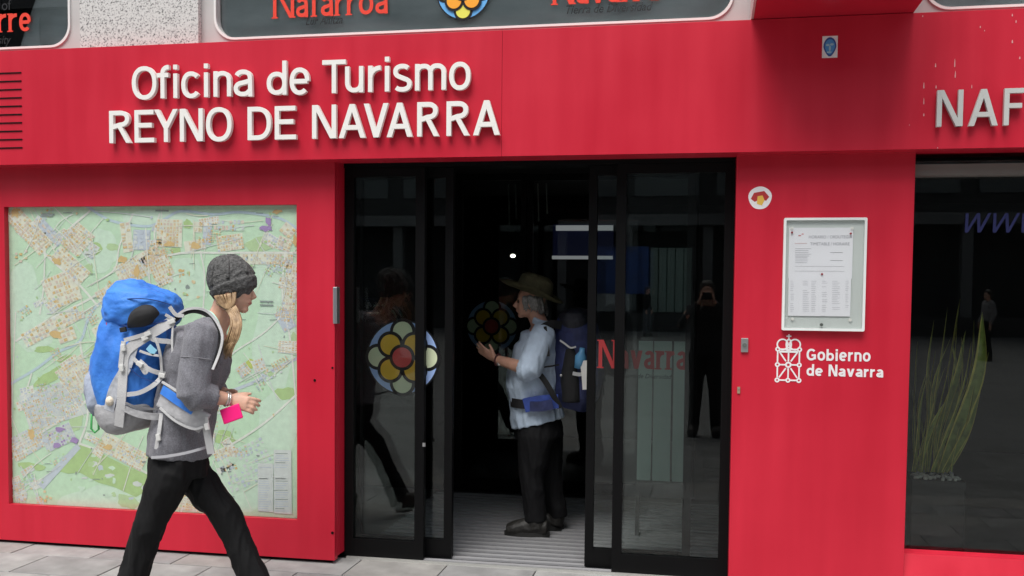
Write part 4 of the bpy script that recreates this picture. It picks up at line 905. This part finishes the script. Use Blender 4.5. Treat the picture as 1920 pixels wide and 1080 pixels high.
# hair: long strands gathered over the near shoulder
HR = mat('brown_hair', (.17, .10, .05), .5, col2=(.46, .31, .17), vscale=38)
bm = bmesh.new()
for k in range(80):
    a = rnd.uniform(-1.25, 1.25); b = rnd.uniform(-1, 1)
    pts = [W(418+10*a, 566+4*b, -.05), W(434+7*a, 580+5*b, -.085), W(443+8*a, 603+3*b, -.105-.012*b), W(438+9*a, 630, -.12-.015*b), W(428+8*a+3*b, 650+5*b, -.125-.01*a), W(424+9*b+4*a, 664+9*a, -.12)]
    r = rnd.uniform(.0025, .0055); add_tube(bm, catmull(pts, 4), [r*(1-.85*(i/20)**2) for i in range(21)], 6)
for k in range(26):
    a = rnd.uniform(-1, 1); t = rnd.uniform(0, 1)
    pts = [W(398+44*t, 556-8*t, -.088+.03*abs(t-.4)), W(410+30*t, 568+3*a, -.085), W(430+5*a, 582+3*a, -.088)]
    add_tube(bm, catmull(pts, 4), [.005]*9, 6)
tag(obj('hair', bmesh_to(bm, smooth=True), HR, wm), kind='stuff')
bm = bmesh.new(); add_strap(bm, [W(386, 583, .0), W(398, 590, -.075), W(410, 610, -.10), W(414, 640, -.115), W(408, 672, -.135)], .014, .006, [(0, -.6, .8), (.3, -.8, .4), (.5, -.85, 0)]); obj('tank_strap', bmesh_to(bm), mat('mint', (.35, .66, .55), .7), wm)
bm = bmesh.new()
for t, rr in ((.90, .031), (.96, .029)):
    c = lerp(J['elN'], J['wrN'], t); ax = (J['wrN']-J['elN']).normalized(); q = ax.orthogonal().normalized(); v = ax.cross(q)
    add_tube(bm, [c+(q*math.cos(a)+v*math.sin(a))*rr for a in (2*math.pi*i/20 for i in range(21))], .0045, 6)
obj('bracelet', bmesh_to(bm, smooth=True), mat('silver', (.7, .68, .64), .3, .8), wm)
ph = thing('phone', 'bright pink phone case held in the walking person\'s hands', 'phone', W(438, 776, -.06))
bm = bmesh.new(); c = W(434, 776, -.125); f_, s_, u_ = basis((.93, .12, .35), (-.33, .1, .93)); mt = Matrix((f_, s_, u_)).transposed().to_4x4(); mt.translation = c
add_box(bm, -.046, .046, -.006, .006, -.034, .034, 0, .0055); bmesh.ops.transform(bm, matrix=mt, verts=bm.verts[:]); obj('case', bmesh_to(bm), mat('hot_pink', (.88, .012, .20), .4), ph)
bm = bmesh.new(); add_box(bm, -.041, .041, .0058, .0068, -.029, .029, 0); bmesh.ops.transform(bm, matrix=mt, verts=bm.verts[:]); obj('screen', bmesh_to(bm), mat('phone_glass', (.01, .01, .012), .1), ph)

# ---------------------------------------------------------------- blue trekking backpack
bp = thing('backpack', 'large blue and grey trekking backpack worn by the walking person', 'backpack', W(255, 800))
BLUE = mat('pack_blue', (.025, .16, .60), .62, col2=(.05, .24, .72), vscale=9, bump=.35, bscale=45); GREYP = mat('pack_grey', (.36, .36, .37), .75, var=.2, vscale=25, bump=.35, bscale=60); WEB = mat('webbing_grey', (.50, .50, .50), .8, var=.08, bump=.3, bscale=200); BLK = mat('mesh_black', (.012, .012, .013), .8); DGREY = mat('pack_dark_grey', (.16, .16, .17), .8, var=.2, vscale=20)
def pack(rows, name, material, parent, halfy, voxel=.0075, wrk=.008, ws=9, seed=1, wd=(1, 1, .45), pw=2.6, Wf=None):
    bm = bmesh.new(); Wf = Wf or W; pts = []; rad = []
    for i, (y, a, b) in enumerate(rows):
        p, q = Wf(a, y), Wf(b, y); pts.append((p+q)/2); rad.append((halfy[min(i, len(halfy)-1)], (q-p).length/2))
    add_tube(bm, pts, rad, 28, side=(0, 1, 0), power=pw); return obj(name, fuse(bm, name, voxel, 3, wrk, ws, wd, seed), material, parent)
main = pack([(600, 214, 322), (620, 204, 322), (650, 197, 321), (680, 189, 318), (705, 186, 315), (730, 188, 312), (760, 196, 306)], 'main_sack', BLUE, bp, [.14, .155, .165, .17, .17, .165, .155], wrk=.013, ws=13, pw=3)
pack([(534, 250, 292), (539, 228, 310), (550, 214, 322), (565, 208, 328), (582, 207, 331), (598, 213, 328), (608, 222, 318)], 'lid', BLUE, bp, [.06, .115, .15, .165, .17, .165, .15], wrk=.013, ws=13, seed=4, pw=2.4, wd=(.45, 1, 1.5))
pack([(688, 185, 218), (705, 181, 224), (730, 181, 228), (755, 185, 230), (772, 194, 228)], 'front_pocket', mat('pocket_pale', (.30, .34, .42), .75, var=.25, vscale=16, bump=.35), bp, [.10, .135, .15, .15, .12], wrk=.012, ws=14, seed=9)
pack([(752, 192, 308), (770, 196, 305), (785, 203, 303), (796, 215, 298), (805, 234, 284)], 'base', GREYP, bp, [.168, .17, .165, .15, .11], wrk=.006, seed=6)
bm = bmesh.new(); p, q = W(239, 614, -.155), W(300, 588, -.15); add_tube(bm, catmull([p, W(258, 598, -.168), W(282, 588, -.17), q], 4), [.004+.044*math.sin(math.pi*i/12) for i in range(13)], 12); obj('mesh_pocket', fuse(bm, 'pocket', .006, 3), BLK, bp)
NY = (0, -1, 0)
def web(pts, wd=.02, dy=-.178, m=WEB, th=.005, name='strap', par=None):
    bm = bmesh.new(); P_ = [W(p[0], p[1], p[2] if len(p) > 2 else dy) for p in pts]; add_strap(bm, P_, wd, th, NY); return obj(name, bmesh_to(bm), m, par or bp)
web([(324, 601, -.15), (300, 616, -.168), (270, 634, -.174), (244, 652), (234, 668), (231, 700), (228, 745, -.184), (223, 800, -.165)], .044)
web([(252, 642, -.172), (236, 690, -.176), (214, 730, -.172), (204, 770, -.165)], .050, m=mat('pack_mesh_pale', (.44, .46, .50), .8, var=.25, vscale=40), th=.004, name='mesh_panel')
web([(232, 640), (229, 662), (226, 690)], .022, -.183); web([(233, 638), (255, 632), (277, 625)], .018, -.180); web([(277, 626), (290, 637), (322, 641, -.15)], .022, -.176); web([(277, 625), (293, 640), (301, 668, -.17), (304, 704, -.16)], .012, -.178)
web([(250, 672), (262, 684), (272, 699), (276, 690), (262, 676)], .016, -.181); web([(262, 682), (285, 695), (310, 702, -.155)], .020, -.179); web([(236, 740), (262, 736), (288, 722), (304, 706, -.16)], .020, -.180)
web([(230, 764), (258, 776), (285, 781), (303, 781, -.155)], .030, -.178, GREYP); web([(228, 752), (258, 764), (302, 768, -.155)], .010, -.181, DGREY)
web([(190, 735, -.11), (205, 722, -.15), (226, 705, -.178)], .022, m=GREYP); web([(182, 745, -.11), (200, 735, -.15), (226, 715, -.178)], .014)
web([(325, 600, -.15), (323, 640, -.16), (325, 682, -.17)], .009); web([(303, 775, -.17), (299, 805, -.18), (293, 842, -.175)], .018); web([(383, 782, -.19), (389, 815, -.17), (396, 851, -.16)], .034)
web([(306, 768, -.17), (322, 745, -.18), (340, 730, -.2)], .012)
web([(328, 600, -.12), (345, 587, -.13), (366, 583, -.125), (388, 590, -.115), (404, 606, -.125), (414, 630, -.14), (413, 655, -.155), (400, 690, -.185)], .020, th=.010, m=BLK, name='shoulder_strap'); web([(330, 593, -.135), (348, 581, -.14), (370, 578, -.132), (390, 585, -.122), (407, 604, -.132), (417, 630, -.148), (412, 660, -.165), (399, 693, -.2)], .011, th=.006)
bm = bmesh.new(); add_strap(bm, [W(303, 742, -.155), W(330, 762, -.185), (W(362, 782, -.195)), W(385, 795, -.175)], .10, .022, NY); hb = obj('hip_belt', fuse(bm, 'belt', .006, 4), GREYP, bp)
web([(304, 730, -.17), (325, 745, -.198), (352, 763, -.209), (378, 779, -.192)], .042, m=BLUE, par=hb, name='belt_pocket'); web([(304, 716, -.17), (330, 732, -.2), (360, 752, -.211), (380, 770, -.195)], .010, par=hb); web([(300, 765, -.18), (330, 790, -.2), (362, 804, -.207), (382, 800, -.185)], .010, par=hb, name='belt_edge')
web([(278, 650), (284, 656), (291, 662)], .030, -.186, mat('patch_cyan', (.25, .55, .72), .6), name='patch')
web([(262, 658), (280, 664), (298, 667)], .010, -.186)
web([(205, 603, -.135), (207, 618, -.145), (206, 636, -.15)], .034, m=mat('strap_red', (.40, .015, .03), .7), name='red_toggle')
web([(284, 858, -.178), (310, 856, -.185), (345, 850, -.182), (372, 843, -.165), (388, 838, -.12)], .012, m=mat('hem_pale', (.40, .40, .42), .9), name='hem', par=wm)
bm = bmesh.new(); add_ball(bm, W(206, 752, -.17), (.020, .018, .022), seg=14); obj('shell', bmesh_to(bm, smooth=True), mat('shell_cream', (.70, .62, .50), .5, bump=.4, bscale=120), bp)
bm = bmesh.new(); q = [W(172, 772, -.06), W(184, 772, -.06), W(185, 805, -.06), (W(178, 811, -.06)), W(171, 804, -.06), W(172, 772, -.06)]; add_tube(bm, q, .005, 8); obj('carabiner', bmesh_to(bm, smooth=True), mat('carabiner_green', (.08, .42, .12), .4, .3), bp)
web([(178, 738, -.08), (178, 756, -.07), (177, 774, -.06)], .014)

BK = mat('buckle_grey', (.62, .62, .60), .4)
def buckle(px, py, dy, a, w_=.030, h_=.020, m=BK):
    bm = bmesh.new(); add_box(bm, -w_/2, w_/2, -.006, .006, -h_/2, h_/2, 0, .003); o = obj('buckle', bmesh_to(bm), m); place(o, bp, W(px, py, dy)); o.rotation_euler = (0, R(a), 0)
for b_ in ((231, 652, -.190, 80), (277, 626, -.188, -25), (272, 634, -.186, -25), (228, 690, -.190, 88), (304, 704, -.172, 10), (322, 603, -.160, -20), (205, 726, -.158, -30), (186, 745, -.118, -10), (388, 800, -.192, 75), (297, 820, -.186, 80), (262, 683, -.188, 30)): buckle(*b_)
buckle(231, 618, -.168, 80, .022, .030, BLK)
web([(214, 600, -.13), (236, 611, -.160), (262, 612, -.172), (300, 604, -.168), (326, 596, -.14)], .006, m=mat('seam_navy', (.008, .04, .18), .7), name='seam'); web([(215, 566, -.13), (245, 560, -.165), (285, 562, -.166), (322, 572, -.14)], .004, m=mat('seam_navy', (.008, .04, .18), .7), name='seam')
web([(244, 690), (262, 706), (290, 716), (306, 716, -.16)], .004, -.177, m=mat('seam_navy', (.008, .04, .18), .7), name='seam')
web([(318, 575, -.15), (330, 590, -.145), (345, 592, -.14)], .016); web([(310, 590, -.16), (328, 600, -.15)], .012)

# ---------------------------------------------------------------- visitor standing in the doorway
YM = .93
def Q(px, py, dy=0.0): return U(px, py, YM+dy)
mn = thing('person', 'person in brimmed hat and pale blue shirt standing in the open doorway', 'person', (Q(1010, 1010).x, YM, 0))
J = dict(side=Vector((0, 1, 0)), head=Q(993, 566), face=(-1, -.10, .02), up=(0, 0, 1), neck=Q(1014, 612), chest=Q(1010, 660), waist=Q(1005, 752), pelvis=Q(1010, 806),
         shN=Q(1018, 627, -.16), elN=Q(992, 693, -.235), wrN=Q(929, 673, -.14), shF=Q(1012, 627, .16), elF=Q(1015, 705, .22), wrF=Q(990, 760, .2),
         hipN=Q(1004, 822, -.085), knN=Q(998, 893, -.09), anN=Q(1004, 975, -.08), hipF=Q(1022, 822, .085), knF=Q(1030, 890, .10), anF=Q(1044, 968, .11))
J['toeN'] = J['anN']+Vector((-.15, -.02, -.06)); J['toeF'] = J['anF']+Vector((-.1, -.05, -.06))
J['handN'] = ((-.72, .1, .42), (-.35, -.75, -.5), 1, .17, (.15, .12, .12, .18), .75, .16); J['handF'] = ((-.4, 0, -.9), (0, 1, 0), -1, .165, (.3, .3, .35, .4), .5)
SK2 = skin_mat('skin_ruddy', (.62, .34, .24))
body, HP = build_body(J, SK2, mn, .0055, .212)
SB = mat('pale_blue_cotton', (.52, .63, .76), .85, var=.10, vscale=18, bump=.25, bscale=120)
bm = bmesh.new()
add_tube(bm, catmull([Q(1010, 792), Q(1004, 765), Q(1000, 725), Q(1006, 680), Q(1012, 645), Q(1016, 622)], 3), [(.18, .168)]*3+[(.178, .154)]*3+[(.188, .170)]*3+[(.192, .152)]*3+[(.182, .126)]*3+[(.10, .08)], 22, side=J['side'])
for k in 'NF':
    a, b, c = J['sh'+k], J['el'+k], J['wr'+k]
    add_tube(bm, catmull([lerp(J['neck'], a, .4)-Vector((0, 0, .02)), a, lerp(a, b, .5), b, lerp(b, c, .12)], 3), [.06, .064, .07, .074, .076, .076, .076, .076, .076, .074, .072, .070, .066], 16)
obj('shirt', fuse(bm, 'shirt', .0065, 3, .010, 13, (1, 1, .4), 8), SB, mn)
bm = bmesh.new()
a, b, c = J['shN'], J['elN'], J['wrN']; add_tube(bm, [lerp(b, c, .06), lerp(b, c, .20)], [.076, .068], 18); obj('rolled_cuff', fuse(bm, 'cuff', .006, 3, .004, 20), SB, mn)
bm = bmesh.new(); add_tube(bm, catmull([Q(1000, 600, -.06), Q(1014, 606, -.085), Q(1030, 608, -.05), Q(1034, 606, .02)], 4), [(.012, .022)]*13, 10); obj('collar', fuse(bm, 'collar', .005, 2), SB, mn)
trousers(J, mn, mat('black_walking_cloth', (.006, .006, .007), .8, spec=.25, var=.2, vscale=60, bump=.2, bscale=150), [.10, .108, .094, .078, .068, .066], .007, .013, 9, .005, (.168, .15))
BM_ = [mat('boot_leather', (.016, .015, .013), .55, var=.3, vscale=40, bump=.4), mat('boot_sole', (.02, .02, .019), .85), mat('boot_lace', (.16, .15, .13), .8)]
g = .012
h0, t0 = Q(1029, 1013, -.08), Q(947, 1013, -.10); shoe(J['anN'], Vector((t0.x, t0.y, g)), Vector((h0.x, h0.y, g)), mn, BM_)
h1 = J['anF']+Vector((.04, .02, 0)); shoe(J['anF'], Vector((h1.x-.22, h1.y-.08, g)), Vector((h1.x, h1.y, g)), mn, BM_)
# hat
OL = mat('olive_felt', (.13, .12, .062), .9, var=.2, vscale=30, bump=.3, bscale=120)
f_, s_, u_ = basis((-1, -.05, .33), (.33, 0, 1)); rot = Matrix((f_, s_, u_)).transposed(); hc = Q(1000, 549)
bm = bmesh.new(); add_tube(bm, [hc-u_*.005, hc+u_*.035, hc+u_*.090, hc+u_*.115], [(.098, .120), (.095, .115), (.086, .103), (.058, .068)], 22, side=s_)
crown = obj('hat', fuse(bm, 'hat', .006, 4, .004, 18), OL, mn)
bm = bmesh.new(); N = 36; rings = []
for rr, dz in ((.95, .0), (1.25, -.004), (1.55, .004), (1.80, .018)):
    rings.append([bm.verts.new(hc+f_*(.112*rr+(.018 if math.cos(t) > .5 else 0)*rr)*math.cos(t)+s_*.098*rr*math.sin(t)+u_*(dz-.004+.028*(rr-.95)*abs(math.sin(t))**2*1.2-.02*(rr-.95)*max(0, -math.cos(t)))) for t in (2*math.pi*i/N for i in range(N))])
for A, C in zip(rings, rings[1:]):
    for i in range(N): bm.faces.new((A[i], A[(i+1) % N], C[(i+1) % N], C[i]))
bmesh.ops.solidify(bm, geom=bm.faces[:], thickness=.006); obj('brim', bmesh_to(bm, smooth=True), OL, crown)
bm = bmesh.new(); add_tube(bm, [hc+f_*.118*math.cos(t)+s_*.099*math.sin(t)+u_*.012 for t in (2*math.pi*i/30 for i in range(31))], [(.005, .012)]*31, 8, side=u_*-1+f_*.001); obj('hat_band', bmesh_to(bm, smooth=True), mat('band_dark', (.03, .028, .018), .8), crown)
GH = mat('grey_hair', (.10, .095, .085), .6, col2=(.30, .29, .27), vscale=60)
bm = bmesh.new()
for k in range(90):
    t = rnd.uniform(-.1, 1.0); sgn = -1 if k % 3 else 1
    p = HP(.12-.55*t, sgn*(.345-.22*max(0, t-.55)/.45), .16+rnd.uniform(-.05, .05)); q = HP(.08-.56*t+rnd.uniform(-.05, .05), sgn*(.36-.24*max(0, t-.55)/.45), -.08+rnd.uniform(-.08, .08)-.2*max(0, t-.3)); e = HP(.05-.55*t+rnd.uniform(-.08, .08), sgn*(.34-.26*max(0, t-.55)/.45), -.18+rnd.uniform(-.1, .1)-.2*max(0, t-.3))
    add_tube(bm, catmull([p, q, e], 3), [.009, .010, .010, .0095, .008, .006, .003], 6)
tag(obj('hair', bmesh_to(bm, smooth=True), GH, mn), kind='stuff')
bm = bmesh.new(); c = lerp(J['elN'], J['wrN'], .93); ax = (J['wrN']-J['elN']).normalized(); q = ax.orthogonal().normalized(); v = ax.cross(q)
add_tube(bm, [c+(q*math.cos(a)+v*math.sin(a))*.031 for a in (2*math.pi*i/20 for i in range(21))], [(.004, .010)]*21, 8, side=ax*-1+q*.01); wt = obj('watch_strap', bmesh_to(bm, smooth=True), mat('watch_maroon', (.08, .02, .02), .5), mn)
bm = bmesh.new(); c2 = c+Vector((.012, -.026, -.022)); add_ball(bm, c2, (.014, .008, .014), seg=12); obj('watch_case', bmesh_to(bm, smooth=True), mat('silver', (.7, .68, .64), .3, .8), wt)

# navy day pack
dp = thing('backpack', 'navy day pack with bottle and white strap on the visitor\'s back', 'backpack', Q(1078, 765))
NV = mat('pack_navy', (.022, .030, .10), .65, var=.3, vscale=16, bump=.35, bscale=50)
pack([(582, 1058, 1094), (596, 1044, 1112), (625, 1040, 1124), (660, 1040, 1132), (700, 1041, 1132), (740, 1042, 1122), (765, 1052, 1100)], 'main_sack', NV, dp, [.09, .14, .155, .16, .16, .15, .11], Wf=Q, wrk=.009)
pack([(578, 1066, 1092), (586, 1052, 1108), (600, 1047, 1114), (615, 1052, 1112)], 'lid', mat('pack_black', (.014, .015, .022), .6, var=.2, vscale=16, bump=.3), dp, [.08, .14, .16, .15], Wf=Q, wrk=.008)
pack([(650, 1062, 1088), (668, 1056, 1098), (710, 1052, 1102), (750, 1056, 1098)], 'side_pocket', BLK, dp, [.17, .178, .182, .172], Wf=Q, wrk=.007, seed=3)
def webq(pts, wd, m, name='strap', th=.006):
    bm = bmesh.new(); add_strap(bm, [Q(*p) for p in pts], wd, th, NY); return obj(name, bmesh_to(bm), m, dp)
webq([(1052, 610, -.13), (1036, 608, -.165), (1020, 614, -.19), (1012, 626, -.215), (1014, 640, -.20)], .05, BLK, 'shoulder_strap', .016); webq([(1022, 612, -.215), (1026, 640, -.225), (1028, 668, -.225)], .018, BLK); webq([(1048, 684, -.17), (1030, 687, -.20), (1008, 690, -.20)], .010, BLK)
webq([(1008, 698, -.20), (1020, 712, -.205), (1034, 735, -.20), (1050, 765, -.17)], .034, BLK)
webq([(1046, 752, -.165), (1020, 754, -.195), (998, 757, -.200), (984, 760, -.195)], .085, mat('belt_blue', (.035, .07, .30), .6, var=.3, vscale=20), 'hip_belt', .03); webq([(1036, 758, -.205), (1014, 762, -.222), (994, 762, -.220)], .06, NV, 'belt_pocket', .02); webq([(986, 758, -.19), (972, 757, -.17), (960, 754, -.10)], .055, BLK, 'belt_webbing', .02)
bm = bmesh.new(); add_tube(bm, [Q(1087, 690, -.17), Q(1089, 668, -.175), Q(1091, 660, -.175), Q(1092, 652, -.175)], [.034, .034, .018, .016], 16); obj('bottle', bmesh_to(bm, smooth=True), mat('bottle_blue', (.12, .35, .60), .25), dp)
webq([(1050, 638, -.165), (1060, 645, -.175), (1070, 652, -.178), (1080, 650, -.178)], .010, mat('reflective', (.6, .6, .58), .4), 'cord'); webq([(1074, 700, -.185), (1086, 702, -.19), (1098, 700, -.185)], .022, WEB); webq([(1097, 676, -.195), (1100, 700, -.20), (1102, 730, -.19)], .062, WHITE, 'tag', .01)
bm = bmesh.new(); add_ball(bm, Q(1052, 704, -.19), .009, seg=10); obj('buckle', bmesh_to(bm, smooth=True), mat('silver', (.7, .68, .64), .3, .8), dp)

# ---------------------------------------------------------------- people out on the plaza, mirrored in the glass
def standing(label, x, y, facing, cloth, legs, photo=False, hgt=1.66, skin=SK1, sleeve=None, group=None):
    p = thing('person', label, 'person', (x, y, 0), group); k = hgt/1.66; f = Vector((math.sin(facing), math.cos(facing), 0)); s = Vector((-f.y, f.x, 0))
    O = lambda a, b, z: Vector((x, y, 0))+f*a*k+s*b*k+Vector((0, 0, z*k))
    J = dict(side=s, head=O(.02, 0, 1.545), face=f, up=(0, 0, 1), neck=O(-.02, 0, 1.40), chest=O(0, 0, 1.25), waist=O(0, 0, 1.03), pelvis=O(0, 0, .92), shN=O(-.01, -.17, 1.36), shF=O(-.01, .17, 1.36), hipN=O(0, -.085, .88), hipF=O(0, .085, .88), knN=O(.03, -.10, .48), knF=O(.0, .10, .48), anN=O(-.02, -.12, .09), anF=O(-.03, .12, .09), toeN=O(.13, -.13, .04), toeF=O(.12, .14, .04))
    if photo: J.update(elN=O(.10, -.27, 1.20), elF=O(.10, .27, 1.20), wrN=O(.10, -.075, 1.455), wrF=O(.10, .075, 1.455), handN=(s*.25+Vector((0, 0, .9)), f*-.2-s, 1, .16, (.7, .7, .7, .7), .5), handF=(-s*.25+Vector((0, 0, .9)), f*-.2+s, -1, .16, (.7, .7, .7, .7), .5))
    else: J.update(elN=O(-.04, -.23, 1.09), elF=O(-.02, .23, 1.09), wrN=O(.06, -.22, .86), wrF=O(.08, .22, .87), handN=((0, 0, -1), -s, 1, .165, (.3,)*4, .4), handF=((0, 0, -1), s, -1, .165, (.3,)*4, .4))
    build_body(J, skin, p, .008 if photo else .012, .215)
    bm = bmesh.new(); add_tube(bm, [O(0, 0, .86), O(0, 0, 1.0), O(0, 0, 1.2), O(-.01, 0, 1.33), O(-.02, 0, 1.40)], [(.175, .12), (.165, .115), (.175, .12), (.165, .105), (.08, .07)], 18, side=s)
    for q in 'NF': add_tube(bm, [lerp(J['neck'], J['sh'+q], .5), J['sh'+q], J['el'+q], lerp(J['el'+q], J['wr'+q], .9)], [.06, .066, .056, .042], 12)
    obj('jacket', fuse(bm, 'jacket', .012, 3, .008, 10), cloth, p)
    trousers(J, p, legs, [.09, .098, .085, .07, .062, .062], .012, .006, 1, .0)
    for q in 'NF': shoe(J['an'+q], Vector((J['toe'+q].x, J['toe'+q].y, .004))+f*.03, Vector((J['an'+q].x, J['an'+q].y, .004))-f*.05, p, SHM, name='shoe')
    bm = bmesh.new(); add_ball(bm, O(-.01, 0, 1.60), (.092, .088, .085)); add_ball(bm, O(-.055, 0, 1.53), (.06, .075, .10)); obj('hair', fuse(bm, 'hair', .01, 3, .006, 30), mat('dark_hair', (.03, .022, .015), .6), p)
    return p, O
JK = mat('jacket_black', (.015, .015, .017), .8); JL = mat('trouser_black', (.012, .012, .013), .8)
pp, O = standing('person in black raising a camera to the face, mirrored in the right door glass', 0.0, -5.375, 0, JK, JL, True, 1.64)
bc = thing('photo_camera', 'small black camera held up by the mirrored person', 'camera', O(.13, 0, 1.50))
c = O(.125, 0, 1.515); box('camera_body', c.x-.06, c.x+.06, c.y-.03, c.y+.005, c.z-.04, c.z+.035, BLK, bc, .006)
bm = bmesh.new(); add_tube(bm, [c+Vector((0, .004, 0)), c+Vector((0, .03, 0))], [.03, .028], 18); obj('lens', bmesh_to(bm, smooth=True), BLK, bc)
q = MX(1213, 590, -30); standing('dark clad person far across the plaza near the blue panel', q.x, -30.0, 1.2, JK, mat('jeans_grey', (.12, .13, .15), .8), False, 1.74)
q = MX(1850, 600, -20); standing('person in pale hooded jacket out on the plaza', q.x, -20.0, -1.3, mat('jacket_pale', (.26, .25, .25), .8), JL, False, 1.66)
